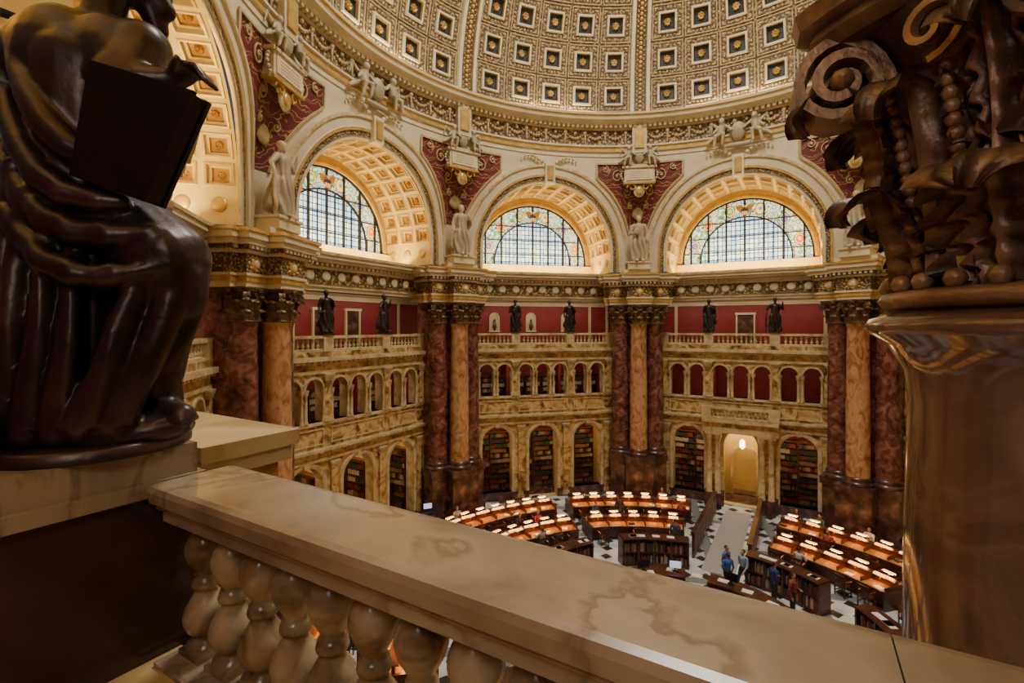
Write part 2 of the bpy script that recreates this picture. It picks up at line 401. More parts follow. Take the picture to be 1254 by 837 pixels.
# ---------------------------------------------------------------- fused figures
def fuse(name,parts,voxel,mats,fold=None,smooth=3):
    mb=MB()
    for p in parts:
        if p[0]=='c': mb.capsule(p[1],p[2],p[3],p[4],0,14,5)
        elif p[0]=='e': mb.sphere(p[1],1,0,16,10,p[2])
    tmp=link('tmp',mb.mesh('tmp',[]))
    r=tmp.modifiers.new('r','REMESH'); r.mode='VOXEL'; r.voxel_size=voxel
    sm=tmp.modifiers.new('s','SMOOTH'); sm.iterations=smooth; sm.factor=.5
    dg=bpy.context.evaluated_depsgraph_get(); dg.update()
    me=bpy.data.meshes.new_from_object(tmp.evaluated_get(dg)); me.name=name
    bpy.data.objects.remove(tmp)
    me.materials.clear()
    for m in mats: me.materials.append(m)
    if fold:
        ns=[v.normal.copy() for v in me.vertices]
        for v,nn in zip(me.vertices,ns): v.co+=nn*fold(v.co)
    idx=[]
    if len(mats)>1:
        for p in me.polygons:
            c=p.center; best=1e9; bl=0
            for q in parts:
                if q[0]=='c':
                    a=Vector(q[1]);b=Vector(q[2]);d=b-a;t=max(0,min(1,(c-a).dot(d)/max(1e-9,d.length_squared)))
                    dd=(c-a-d*t).length-(q[3]+(q[4]-q[3])*t); lab=q[5]
                else:
                    e=Vector([(c[i]-q[1][i])/q[2][i] for i in range(3)]); dd=(e.length-1)*min(q[2]); lab=q[3]
                if dd<best: best=dd; bl=lab
            idx.append(bl)
        me.polygons.foreach_set('material_index',idx)
    me.polygons.foreach_set('use_smooth',[True]*len(me.polygons))
    me.update(); return me
def remat(me,mats):
    c=me.copy()
    for i,m in enumerate(mats): c.materials[i]=m
    return c

def robe_fold(amp,k=9,ztop=1.5):
    def f(co):
        if co.z>ztop: return 0
        a=atan2(co.y,co.x); n=noise.noise(co*1.7)
        return amp*min(1,(ztop-co.z)*1.5)*sin(a*k+n*5+co.z*2.2)
    return f
def robed(var):
    P=[('e',(0,-.01,1.83),(.095,.115,.13),0),('c',(0,-.05,1.79),(0,-.075,1.72),.06,.045),('e',(0,.02,1.87),(.11,.12,.11),0),
       ('c',(0,0,1.6),(0,0,1.75),.065,.06),('c',(-.18,0,1.53),(.18,0,1.53),.095,.095),('c',(0,0,1.45),(0,0,1.0),.19,.19),
       ('c',(0,0,1.0),(0,.02,.2),.2,.27),('c',(-.12,-.05,.9),(-.14,-.1,.1),.15,.17),('c',(.12,-.02,.9),(.15,-.04,.1),.15,.18),
       ('c',(-.1,-.2,.05),(-.12,-.32,.04),.06,.05),('c',(.13,-.15,.05),(.16,-.27,.04),.06,.05)]
    if var==0:
        P+=[('c',(-.22,0,1.5),(-.32,-.05,1.2),.085,.07),('c',(-.32,-.05,1.2),(-.12,-.25,1.22),.065,.05),('c',(.22,0,1.5),(.3,.02,1.18),.085,.07),('c',(.3,.02,1.18),(.3,-.1,.92),.06,.045),
            ('c',(-.25,.1,1.5),(.25,.15,.4),.1,.14),('e',(-.1,-.27,1.25),(.13,.05,.16),0),('c',(.32,-.1,.88),(.33,-.12,.8),.045,.03)]
    elif var==1:
        P+=[('c',(-.22,0,1.5),(-.3,.03,1.2),.085,.07),('c',(-.3,.03,1.2),(-.33,-.08,.93),.06,.045),('c',(.22,0,1.5),(.34,-.05,1.25),.085,.07),('c',(.34,-.05,1.25),(.22,-.22,1.42),.06,.045),
            ('c',(.2,-.22,1.45),(.18,-.22,1.52),.045,.04),('c',(.25,.1,1.5),(-.22,.15,.35),.1,.15),('c',(.3,.08,1.3),(.3,.08,.5),.08,.1)]
    else:
        P+=[('c',(-.22,0,1.5),(-.4,-.03,1.3),.085,.07),('c',(-.4,-.03,1.3),(-.42,-.12,1.05),.06,.045),('c',(.22,0,1.5),(.36,-.05,1.3),.085,.07),('c',(.36,-.05,1.3),(.36,-.15,1.6),.06,.045),
            ('c',(.36,-.15,1.62),(.36,-.17,1.72),.045,.03),('c',(-.42,-.13,1.0),(-.42,-.15,.0),.035,.05),('c',(.2,.14,1.5),(-.2,.18,.3),.1,.16)]
    return P
ME_rob=[fuse('robed_%d'%v,robed(v),.028,[M_white],robe_fold(.022)) for v in range(3)]
ME_robz=[remat(m,[M_bronze]) for m in ME_rob]

# ---------------------------------------------------------------- FLOOR
mb=MB(); mb.lathe([(0.001,0),(21,0)],64,mi=0,smooth=False); mb.lathe([(21,0),(21,-.3),(0.001,-.3)],64,mi=0)
link('floor',mb.mesh('floor',[M_floor]),(CX,CY,0))

# ---------------------------------------------------------------- BAYS
SI,TR,DK,CR,GO,AL=0,1,2,3,4,5
def mold(mb,x0,x1,yf,yb,layers):
    for z0,z1,pr,mi in layers: mb.box(x0,x1,yf-pr,yb,z0,z1,mi)
def pilaster(mb,x,yf,z0,z1,w,mi,mt,pr=.12):
    mb.box(x-w*.7,x+w*.7,yf-pr-.05,yf,z0,z0+.25,mt)
    mb.box(x-w/2,x+w/2,yf-pr,yf,z0+.25,z1-.35,mi)
    for i,(a,b) in enumerate(((.02,.1),(.05,.2),(.09,.3),(.12,.35))):
        mb.box(x-w/2-a,x+w/2+a,yf-pr-a,yf,z1-.35+(i*.09),z1-.35+(i+1)*.09,mt)
UX=[-3.85,-2.65,-1.2,0,1.2,2.65,3.85]
def arcade(portal=False,top=True):
    mb=MB(); YF,YB=16.3,16.85; X=6.6
    lo=[(-3.15,.98,.55,3.85),(0,.98,.05,3.85),(3.15,.98,.55,3.85)]
    arch_wall(mb,-X,X,0,5.0,YF,YB,lo,SI,TR,ns=14)
    for cx,r,zb,zs in lo:
        arc_sweep(mb,cx,zs,[(r,YF),(r,YF-.06),(r+.1,YF-.09),(r+.2,YF-.09),(r+.24,YF)],zb,14,[TR,TR,TR,TR])
        mb.box(cx-.13,cx+.13,YF-.16,YF,zs+r-.02,5.0,TR)
    for x in (-5.0,-1.57,1.57,5.0,-4.55,4.55):
        pilaster(mb,x,YF,.1,4.9,.34,SI,TR)
    for a,b in ((-X,-4.13),(-2.17,-.98),(.98,2.17),(4.13,X)):
        mb.box(a,b,YF-.1,YF,0,.55,DK)
    for cx in (-3.15,3.15): mb.box(cx-.98,cx+.98,YF-.05,YB,0,.55,DK)
    mold(mb,-X,X,YF,YB,[(5.0,5.15,.12,TR),(5.15,5.4,.06,SI),(5.4,5.5,.2,TR),(5.5,5.62,.32,TR),(5.62,6.72,.02,SI),(6.72,6.86,.12,TR)])
    for k in range(40): mb.box(-X+.1+k*.33,-X+.26+k*.33,YF-.28,YF,5.41,5.49,TR)
    for xa,xb in ((-4.35,-2.15),(-1.72,1.72),(2.15,4.35)):
        mb.box(xa,xb,YF-.07,YF,5.78,5.84,TR);mb.box(xa,xb,YF-.07,YF,6.5,6.56,TR);mb.box(xa,xa+.06,YF-.07,YF,5.84,6.5,TR);mb.box(xb-.06,xb,YF-.07,YF,5.84,6.5,TR)
    up=[(x,.47,6.86,8.45) for x in UX]
    arch_wall(mb,-X,X,6.86,9.15,YF,YB,up,SI,TR,ns=10)
    for cx,r,zb,zs in up:
        arc_sweep(mb,cx,zs,[(r,YF),(r,YF-.06),(r+.1,YF-.06),(r+.1,YF)],zs,10,[TR]*3)
        for s_ in (-1,1):
            x=cx+s_*(r+.02)
            mb.lathe([(.11,6.86),(.11,6.95),(.08,7.0),(.072,8.15),(.1,8.2),(.13,8.36),(.14,8.45)],8,x,YF-.06,TR)
    for x in (-4.75,-1.92,1.92,4.75): pilaster(mb,x,YF,6.86,9.15,.36,SI,TR)
    mold(mb,-X,X,YF,YB,[(9.15,9.3,.1,TR),(9.3,9.62,.04,SI),(9.62,9.75,.16,TR),(9.75,9.95,.34,TR),(9.95,10.2,.12,SI)] if top else [(9.15,9.3,.1,TR),(9.3,9.4,.04,SI)])
    if top:
        for k in range(44): mb.box(-X+.1+k*.3,-X+.25+k*.3,YF-.28,YF,9.64,9.74,TR)
        balustrade(mb,-6.3,6.3,YF+.1,10.2,10.95,TR,TR,[-4.75,-1.9,1.9,4.75],sp=.27)
    if portal:
        for x in (-1.75,-1.25,1.25,1.75):
            mb.box(x-.24,x+.24,15.36,15.84,0,.9,DK)
            mb.lathe([(.2,.9),(.22,.95),(.17,1.02),(.15,4.2),(.2,4.3),(.26,4.6)],12,x,15.6,TR)
            mb.box(x-.25,x+.25,15.35,15.85,4.6,4.75,TR)
        mb.box(-2.1,-.95,15.8,16.3,0,.9,DK);mb.box(.95,2.1,15.8,16.3,0,.9,DK)
        mold(mb,-2.15,2.15,15.35,16.4,[(4.75,5.1,.02,TR),(5.1,5.4,.0,SI),(5.4,5.6,.18,TR)])
        balustrade(mb,-2.1,2.1,15.5,5.62,6.35,TR,TR,[-1.9,1.9],sp=.25)
        arch_wall(mb,-1.45,1.45,.05,5.2,18.6,18.8,[(0,.7,.05,2.6)],AL,TR,ns=12)
        arc_sweep(mb,0,2.6,[(.7,18.6),(.7,18.5),(.85,18.5),(.85,18.6)],.05,12,[TR]*3)
        mb.box(-1.4,1.4,19.8,19.95,.05,5.15,AL)
        for s in (-1,1): mb.box(s*1.42-.04,s*1.42+.04,16.9,18.6,.05,5.2,AL)
    return mb.mesh('arcade',[M_sienna,M_siennal,M_brown,M_cream,M_gold,M_alc])
ME_arc=arcade(); ME_arcp=arcade(portal=True); ME_arcn=arcade(top=False)

def alcove():
    mb=MB(); X=6.9; Y0,Y1=16.85,20.0
    mb.box(-X,X,Y1,Y1+.2,0,9.8,1)
    mb.box(-X,X,Y0,Y1,5.2,5.6,0); mb.box(-X,X,Y0-.5,Y1,9.5,9.78,0)
    mb.box(-X,X,Y0,Y1,0.01,.05,3)
    for x in (-4.7,-1.6,1.6,4.7): mb.box(x-.15,x+.15,Y0,Y1,0.05,5.2,0)
    for s in (-1,1):
        mb.box(s*X-.1,s*X+.1,Y0,Y1+.2,0,9.8,1); mb.box(s*5.0-.06,s*5.0+.06,Y0,Y1,5.6,9.5,1)
    for x in (-1.92,1.92): mb.box(x-.1,x+.1,Y0+1.6,Y1,5.6,9.5,1)
    return mb.mesh('alcove',[M_alc,M_redwall,M_cream,M_brown])
ME_alc=alcove()
def bookcase(w,h,n):
    mb=MB(); mb.box(-w/2,w/2,.3,.36,0,h,0); mb.box(-w/2-.05,-w/2,0,.36,0,h+.05,0); mb.box(w/2,w/2+.05,0,.36,0,h+.05,0)
    mb.box(-w/2-.08,w/2+.08,-.04,.36,h,h+.14,0)
    st=h/n
    for k in range(n):
        z=k*st; mb.box(-w/2,w/2,0,.33,z,z+.04,0)
        x=-w/2+.02; bm=random.choice([1,2,3,4,5])
        while x<w/2-.06:
            if random.random()<.12: bm=random.choice([1,1,2,3,3,4,4,5])
            if random.random()<.06: x+=.08; continue
            t=random.uniform(.045,.08); hh=(st-.05)*random.uniform(.68,.93)
            mb.box(x,x+t-.006,.04+random.uniform(0,.03),.3,z+.04,z+.04+hh,bm); x+=t
    return mb.mesh('bookcase',[M_wood]+BOOKS)
ME_bk=[bookcase(1.4,3.9,11),bookcase(1.35,3.9,10)]
ME_bks=bookcase(1.0,2.2,6)

def gallery(kind):
    mb=MB(); X=7.4
    mb.box(-8,8,19.3,19.5,9.78,13.3,1)
    mb.box(-X,X,16.35,19.4,9.8,10.0,0)
    mb.box(-X,X,16.5,19.4,13.1,13.2,2)
    mb.box(-8,8,19.22,19.3,10.0,10.25,3); mb.box(-8,8,19.15,19.3,12.85,13.1,2)
    for x in (-6,-4.6,4.6,6): mb.box(x-.1,x+.1,19.24,19.3,10.25,12.85,2)
    def niche(x,w,z0,z1,ar,mi_in):
        if ar:
            arc_sweep(mb,x,z1-w,[(w,19.3),(w,19.18),(w+.09,19.18),(w+.09,19.3)],z0,10,[2,2,2])
            n=10; vs=[(x-w,19.26,z0)]+[(x-w*cos(pi*k/n),19.26,z1-w+w*sin(pi*k/n)) for k in range(n+1)]+[(x+w,19.26,z0)]
            mb.add(vs,[tuple(range(len(vs)))],mi_in)
            mb.box(x-w-.12,x+w+.12,19.12,19.3,z0-.1,z0,2)
        else:
            mb.box(x-w,x+w,19.24,19.3,z0,z1,mi_in)
            for a,b in ((x-w-.1,x-w),(x+w,x+w+.1)): mb.box(a,b,19.16,19.3,z0,z1,2)
            mb.box(x-w-.15,x+w+.15,19.12,19.3,z1,z1+.14,2)
    if kind==0:
        for x in (-2.7,0,2.7): niche(x,.28,11.1,12.3,True,2)
        for x in (-2.7,0,2.7): mb.lathe([(.05,11.1),(.16,11.3),(.12,11.6),(.05,11.7),(.1,11.85),(.001,11.95)],10,x,19.15,3)
    elif kind==1:
        niche(0,.5,10.0,12.2,False,3)
    else:
        for x in (-2.2,0,2.2): niche(x,.45,10.0,12.3,False,3)
    mold(mb,-6.7,6.7,16.5,17.1,[(13.1,13.3,.0,2),(13.3,13.45,.07,5),(13.45,13.52,.12,4),(13.52,14.15,.05,4),(14.15,14.28,.14,2),(14.28,14.45,.1,2),(14.45,14.62,.4,2),(14.62,14.8,.55,2),(14.8,14.92,.62,5)])
    for k in range(46): mb.box(-6.7+k*.29,-6.7+k*.29+.15,16.18,16.5,14.3,14.43,2)
    for k in range(11):
        x=-4.6+k*.92
        arc=[(x+.17*cos(2*pi*q/12),16.4,13.83+.17*sin(2*pi*q/12)) for q in range(12)]
        arc2=[(x+.24*cos(2*pi*q/12),16.44,13.83+.24*sin(2*pi*q/12)) for q in range(12)]
        mb.add(arc+arc2,[tuple(range(12))]+[(q,(q+1)%12,12+(q+1)%12,12+q) for q in range(12)],2)
    mb.box(-6.0,6.0,16.2,18.4,14.9,15.0,6)
    mb.box(-5.0,5.0,18.25,18.45,15.0,15.72,6)
    return mb.mesh('gallery',[M_sienna,M_redwall,M_cream,M_brown,M_gold,M_siennal,M_yel])
ME_gal=[gallery(0),gallery(1),gallery(2)]

AR=4.35; AZ=16.25; YW=18.7
def upper():
    mb=MB()
    arch_wall(mb,-HS,HS,15.0,ZT,AP,None,[(0,AR,15.0,AZ)],0,0,wf=warp,nv=8,nu=4,ns=28)
    arc_sweep(mb,0,AZ,[(AR,AP),(AR,AP-.1),(AR+.16,AP-.1),(AR+.18,AP-.16),(AR+.40,AP-.16),(AR+.42,AP-.24),(AR+.56,AP-.24),(AR+.6,AP-.2),(AR+1.0,AP-.2),(AR+1.04,AP-.3),(AR+1.18,AP-.3),(AR+1.2,AP)],15.0,32,[1,0,0,2,0,1,0,0,0,5,0],wf=warp)
    NA,ND=14,3
    for i in range(NA):
        for j in range(ND):
            tc_=pi*(i+.5)/NA; yc=AP+(YW-AP)*(j+.5)/ND
            def f(u,v,off,tc_=tc_,yc=yc):
                t=tc_+u*pi/NA; r=AR+off
                return (-r*cos(t),yc+v*(YW-AP)/ND,AZ+r*sin(t))
            nest(mb,f,[(.5,0,3),(.42,0,3),(.40,-.05,1),(.34,-.05,0),(.32,.14,3),(.24,.14,1),(.22,.24,4)],4)
            rosette(mb,f,.14,.24,1,.12)
    for sx in (-1,1):
        mb.grid(lambda u,v:(sx*AR,AP+(YW-AP)*u,15.0+(AZ-15.0)*v),3,1,3,False)
        for j in range(3): mb.sphere((sx*AR,AP+.6+j*1.15,15.7),.28,1,10,6,(.25,1,1))
    arch_wall(mb,-4.6,4.6,15.0,20.9,YW,None,[(0,4.02,15.75,16.0)],3,3,ns=28)
    arc_sweep(mb,0,16.0,[(4.02,YW+.2),(4.02,YW-.12),(4.14,YW-.16),(4.28,YW-.12),(4.32,YW)],15.75,28,[3,1,1,0])
    mb.box(-4.35,4.35,YW-.35,YW,15.6,15.75,3)
    mb.box(-.32,.32,14.8,15.3,20.55,21.85,0); mb.box(-.2,.2,14.72,15.0,20.75,21.65,1)
    for s in (-1,1):
        for q in range(7):
            mb.sphere((s*(.5+q*.22),15.02,21.95+.35*sin(q*.45)),.14-.012*q,5,8,4)
    return mb.mesh('arch_wall',[M_cream,M_pgold,M_goldf,M_yel,M_redc,M_siennal])
ME_up=upper()

def window():
    mb=MB(); n=28; R=4.02
    vs=[(-R,YW+.12,15.75)]+[(-R*cos(pi*k/n),YW+.12,16.0+R*sin(pi*k/n)) for k in range(n+1)]+[(R,YW+.12,15.75)]
    mb.add(vs,[tuple(range(len(vs)))],0)
    y0,y1=YW+.0,YW+.1
    for x in (-3.45,-2.3,-1.15,1.15,2.3,3.45,0):
        h=sqrt(R*R-x*x); mb.box(x-.055,x+.055,y0,y1,15.75,16.0+h,1)
    for z in (16.5,17.5,18.5):
        h=sqrt(R*R-(z-16)**2); mb.box(-h,h,y0+.02,y1,z-.028,z+.028,1)
    for x in (-2.87,-1.72,-.57,.57,1.72,2.87):
        h=sqrt(2.75**2-min(x*x,2.7**2)); mb.box(x-.018,x+.018,y0+.03,y1,15.75,16.0+h,1)
    arc_sweep(mb,0,16.0,[(2.75,y1),(2.75,y0),(2.83,y0),(2.83,y1)],15.75,28,[1,1,1])
    arc_sweep(mb,0,16.0,[(3.92,y1),(3.92,y0),(4.02,y0),(4.02,y1)],15.75,28,[1,1,1])
    def disc(x,z,r,y,mi,n=14,sz=1.2):
        mb.add([(x+r*cos(2*pi*k/n),y,z+r*sz*sin(2*pi*k/n)) for k in range(n)],[tuple(range(n))],mi)
    for k,t in enumerate((18,46,74,106,134,162)):
        x,z=3.36*cos(radians(t)),16.0+3.36*sin(radians(t))
        disc(x,z,.33,YW+.09,1); disc(x,z,.29,YW+.085,8); disc(x,z,.22,YW+.08,(6,7,8,9,6,7)[k]); disc(x,z+.02,.10,YW+.075,(8,6,7,8,8,6)[k])
        for s in (-1,1):
            for q in range(6):
                tt=radians(t+s*(6.5+1.6*q)); rr=3.36+.22*sin(q*1.2)
                disc(rr*cos(tt),16+rr*sin(tt),.055,YW+.08,9 if q%2 else 8,8,1)
    mb.add([(-.2,y0-.03,19.3),(.2,y0-.03,19.3),(.21,y0-.03,19.05),(0,y0-.03,18.7),(-.21,y0-.03,19.05)],[(0,1,2,3,4)],2)
    for x in (-.13,-.04,.05,.14): mb.box(x-.02,x+.02,y0-.04,y0-.035,18.9,19.15,8)
    mb.box(-.2,.2,y0-.045,y0-.035,19.15,19.32,5)
    for s in (-1,1):
        mb.add([(0,y0-.01,19.3),(s*.22,y0-.01,19.62),(s*.55,y0-.01,19.55),(s*.45,y0-.01,19.25),(s*.2,y0-.01,19.05)],[(0,1,2,3,4)],3)
    mb.sphere((0,y0-.03,19.5),.08,3)
    return mb.mesh('window',[M_glass,M_dark,M_bkr,M_brass,M_bkg,mat('crest_blue',[(0,(.03,.05,.25))]),M_seal_r,M_seal_b,M_seal_y,M_seal_g])
ME_win=window()

def rotz(p,a): return (p[0]*cos(a)-p[1]*sin(a),p[0]*sin(a)+p[1]*cos(a),p[2])
def pend():
    mb=MB(); nz=18
    def xin(z,k):
        rr=AR+1.38+k; dz=z-AZ
        xi=sqrt(max(0,rr*rr-dz*dz)) if dz<rr else 0
        return max(xi,3.3)
    for s in (-1,1):
        def f(u,v):
            z=17.6+v*4.45; xi=xin(z,0.12); x=HS+(xi-HS)*u
            return rotz(warp(s*x,AP-.03,z),s*radians(22.5))
        mb.grid(f,8,nz,0,False)
        path=[rotz(warp(s*xin(17.6+4.45*q/20,.12),AP-.05,17.6+4.45*q/20),s*radians(22.5)) for q in range(21)]
        mb.sweep(path,.13,.13,(0,1,0),1)
        path=[rotz(warp(s*(HS+(3.3-HS)*q/8),AP-.05,22.05),s*radians(22.5)) for q in range(9)]
        mb.sweep(path,.13,.13,(0,1,0),1)
        for (x0,z0,r,d) in ((4.75,21.25,.36,1),(3.9,21.7,.20,-1),(5.45,20.3,.30,-1),(5.75,19.4,.18,1),(5.55,21.6,.3,1)):
            pth=[]
            for t in range(20):
                q=t/19; an=d*q*2*pi*1.5+1.5; rr=r*(1-q)+.03
                pth.append(rotz(warp(s*(x0+rr*cos(an)),AP-.07,z0+rr*sin(an)),s*radians(22.5)))
            mb.sweep(pth,.075,.06,(0,1,0),1)
            p=rotz(warp(s*x0,AP-.08,z0),s*radians(22.5)); mb.sphere(p,.07,1,6,4)
    # medallion low in the corner
    for (r,o,mi) in ((.42,.0,1),(.3,.06,2)):
        mb.sphere((0,16.02-o,19.0),r,mi,14,8,(1,.25,1.1))
    return mb.mesh('pendentive',[M_pend,M_domeor,M_cream])
ME_pend=pend()

def cartouche():
    mb=MB(); y=15.0
    mb.box(-.95,.95,y-.1,y+.4,20.75,21.65,0); mb.box(-.82,.82,y-.16,y,20.88,21.52,2)
    for r_ in range(4): mb.box(-.62,.62,y-.165,y-.16,20.98+r_*.13,21.02+r_*.13,1)
    mb.box(-1.08,1.08,y-.2,y+.4,21.65,21.78,0); mb.box(-1.0,1.0,y-.15,y+.4,20.63,20.75,1)
    mb.sphere((0,y+.1,20.2),.36,0,14,8,(1,.4,1.15)); mb.sphere((0,y-.02,20.2),.23,1,12,8,(1,.35,1.15))
    for s in (-1,1):
        pts=[(s*(.45+.34*cos(q)*(1-.09*k)),y,20.42+.3*sin(q)*(1-.09*k)) for k,q in enumerate([i*.7 for i in range(10)])]
        mb.sweep(pts,.16,.08,(0,1,0),1)
        for q in range(6): mb.sphere((s*(1.05+.1*sin(q)),y+.05,21.5-q*.16),.08,0,6,4)
    mb.box(-.45,.45,14.8,15.3,22.6,24.4,0); mb.box(-.3,.3,14.72,15,22.9,24.1,1)
    mb.sphere((0,14.85,24.2),.25,0,10,6,(1,.6,1))
    return mb.mesh('cartouche',[M_white,M_pgold,M_cream])
ME_cart=cartouche()
def putto(s):
    x=s
    return [('e',(x*.75,-.1,1.35),(.15,.16,.18),0),('c',(x*.75,0,1.15),(x*.8,0,.75),.17,.2),('c',(x*.8,0,.7),(x*1.0,-.35,.55),.14,.11),('c',(x*1.0,-.35,.55),(x*1.1,-.3,.05),.10,.07),
            ('c',(x*.8,0,.7),(x*.65,-.35,.6),.14,.11),('c',(x*.65,-.35,.6),(x*.7,-.3,.1),.10,.07),('c',(x*.6,0,1.15),(x*.3,-.15,.85),.08,.06),('c',(x*.9,0,1.1),(x*1.15,-.1,.8),.08,.06),
            ('c',(x*.95,.15,1.1),(x*1.3,.15,1.45),.10,.07),('c',(x*1.28,.15,1.42),(x*1.4,.15,.9),.09,.04),('c',(x*1.0,.1,.7),(x*1.5,.0,.35),.15,.08)]
ME_put=fuse('putti',putto(1)+putto(-1)+[('e',(0,.05,.75),(.36,.22,.5),0),('c',(-.5,.1,.1),(.5,.1,.1),.12,.12)],.045,[M_white],None)

def pier(flanks=(-1.12,1.12),hw=2.35,front=True,body=(-1.62,1.62)):
    mb=MB()
    mb.box(body[0],body[1],16.05,17.7,3.0,12.8,0)
    mb.box(body[0]-.25,body[1]+.25,15.45,17.8,0,.5,1); mb.box(body[0]-.15,body[1]+.15,15.5,17.8,.5,2.6,1); mb.box(body[0]-.25,body[1]+.25,15.42,17.8,2.6,3.0,1)
    mb.box(-.95,.95,14.62,15.6,0,.5,1); mb.box(-.85,.85,14.7,15.6,.5,2.6,1); mb.box(-.92,.92,14.6,15.6,2.6,3.0,1)
    cols=[(x,16.05,0) for x in flanks]+[(0,15.42,2)]
    for x,y,m in cols:
        mb.lathe([(.56,3.42),(.56,7),(.50,11.3),(.54,11.45),(.56,11.55)],24,x,y,m)
        mb.lathe([(.73,3.0),(.75,3.1),(.71,3.18),(.61,3.22),(.65,3.3),(.63,3.37),(.57,3.43)],24,x,y,1)
    def ent(x0,x1,y0,y1):
        for z0,z1,pr,mi in [(12.8,13.0,0,3),(13.0,13.2,.05,5),(13.2,13.3,.1,3),(13.3,14.0,.03,4),(14.0,14.12,.12,3),(14.12,14.28,.2,4),(14.28,14.48,.34,3),(14.48,14.7,.44,3),(14.7,14.82,.5,5)]:
            mb.box(x0-pr,x1+pr,y0-pr,y1,z0,z1,mi)
        k=x0-.1
        while k<x1+.1:
            mb.box(k,k+.12,y0-.3,y0,14.14,14.27,3); k+=.24
    ent(-hw+.5,hw-.5,15.35,17.6)
    ent(-hw+.2,hw-.2,15.75,17.6)
    ent(-.75,.75,14.75,17)
    for s in (-1,0,1):
        yy=15.33 if s else 14.72
        mb.sphere((s*1.35,yy,13.65),.27,5,12,6,(1,.25,1)); mb.sphere((s*1.35,yy-.05,13.65),.16,3,12,6,(1,.3,1))
        for q in range(8): mb.sphere((s*1.35+.4*cos(q*pi/4),yy,13.65+.24*sin(q*pi/4)),.07,5,6,4)
    mb.box(-1.0,1.0,15.0,16.6,14.82,15.1,3); mb.box(-.7,.7,14.85,16.5,15.1,15.5,3); mb.box(-.8,.8,14.78,16.5,15.5,15.6,3)
    return mb.mesh('pier',[M_red,M_brown,M_tan,M_cream,M_goldf,M_pgold])
ME_pier=pier(); ME_pier7=pier(hw=1.9)
mbp=MB(); mbp.box(-.3,.3,-.26,.26,0,.12,0); ME_pl=mbp.mesh('plinth',[M_bronze])
for k in range(8):
    ang=BAY0+45*k
    near=(k==3)
    place('wall_%d'%(k+1),ME_arcp if k==7 else (ME_arcn if near else ME_arc),ang)
    place('alcove_interior',ME_alc,ang)
    if not near:
        place('wall_gallery_%d'%(k+1),ME_gal[{0:0,1:2,7:1}.get(k,2)],ang)
    place('wall_arch_%d'%(k+1),ME_up,ang)
    place('window_%d'%(k+1),ME_win,ang)
    if k in (0,1,2,7,6):
        e=empty('library_bookcase',(CX,CY,0),ringrot(ang))
        for x in (-3.85,-2.4,-.75,.75,2.4,3.85):
            if k==7 and abs(x)<1: continue
            link('shelf_unit',random.choice(ME_bk),(x,18.5 if k in (0,7) else 19.6,.06),0,e)
        if k in (1,2):
            for p in (-1.6,1.6,4.7):
                for y in (17.75,19.2): link('shelf_unit_side',random.choice(ME_bk),(p-.53,y,.06),-pi/2,e)
        for x in (-4.3,-3.2,-2.6,-1.2,0,1.2,2.6,3.2,4.3):
            if k in(0,1,2) : link('shelf_unit_small',ME_bks,(x,19.5 if k else 18.6,5.65),0,e)
    if k in (0,1,2,7):
        for i,x in enumerate((-1.9,1.9)):
            e=place('bronze_statue',None,ang)
            link('plinth',ME_pl,(x,16.4,10.98),0,e)
            link('figure',ME_robz[(i+k)%3],(x,16.4,11.09),random.uniform(-.4,.4),e,(1.15,1.1,1.05))
for k in range(8):
    ang=PIER0+45*k
    if k==4: continue
    p=place('marble_pier',ME_pier7 if k==3 else ME_pier,ang)
    for x,y in ((-1.12,16.05),(1.12,16.05),(0,15.42)):
        link('capital',ME_capg,(x,y,11.55),0,p)
    place('pendentive_panel',ME_pend,ang)
    place('wall_cartouche',ME_cart,ang)
    if k!=3:
        s=place('plaster_statue',None,ang); link('figure',ME_rob[(k)%3],(0,15.2,15.58),0.0,s,(1.75,1.6,1.55))
for k in range(8):
    if k%2==1:
        e=place('cornice_putti',None,BAY0+45*k); link('figures',ME_put,(0,14.85,22.35),0,e,1.2)
    if k!=4:
        e=place('cornice_putti',None,PIER0+45*k); link('figures',ME_put,(0,14.95,21.75),0,e,.88)

# ---------------------------------------------------------------- ring entablature + dome
mb=MB()
prof=[(15.6,22.5),(15.2,22.5),(15.2,22.75),(15.1,22.8),(15.1,23.05),(15.0,23.1),(15.0,23.2),(15.15,23.22),(15.15,24.2),(15.0,24.25),(14.95,24.4),(14.75,24.45),(14.7,24.6),(14.4,24.65),(14.35,24.85),(14.25,24.9),(14.22,25.02),(14.8,25.04),(15.3,25.05)]
mb.lathe(prof,128,mi=0,smooth=False,mis=[0,0,0,1,0,0,0,2,0,1,0,0,0,0,1,0,0,0])
for k in range(300):
    a=2*pi*k/300; mb.obox((14.85*cos(a),14.85*sin(a),24.35),(.12,.08,.09),a,0)
for k in range(72):
    a=2*pi*k/72; w=2*pi/72
    mb.capsule((15.1*cos(a),15.1*sin(a),23.35),(15.1*cos(a),15.1*sin(a),24.05),.05,.09,3,6,2)
    mb.sphere((15.1*cos(a),15.1*sin(a),24.0),.13,0,8,5)
    for q in range(1,8):
        aa=a+w*q/8; z=24.0-.38*sin(pi*q/8)
        mb.sphere((15.11*cos(aa),15.11*sin(aa),z),.06+.05*sin(pi*q/8),3,6,4)
    aa=a+w/2; mb.sphere((15.1*cos(aa),15.1*sin(aa),23.98),.10,0,8,5)
link('cornice_ring',mb.mesh('cornice_ring',[M_cream,M_pgold,M_gold,M_domeor]),(CX,CY,0))
DR=14.75; DZ=25.04
dome=empty('ceiling_dome',(CX,CY,0))
def sph(a,p,r): return (r*cos(p)*sin(a),r*cos(p)*cos(a),DZ+r*sin(p))
mb=MB(); ST=radians(8)
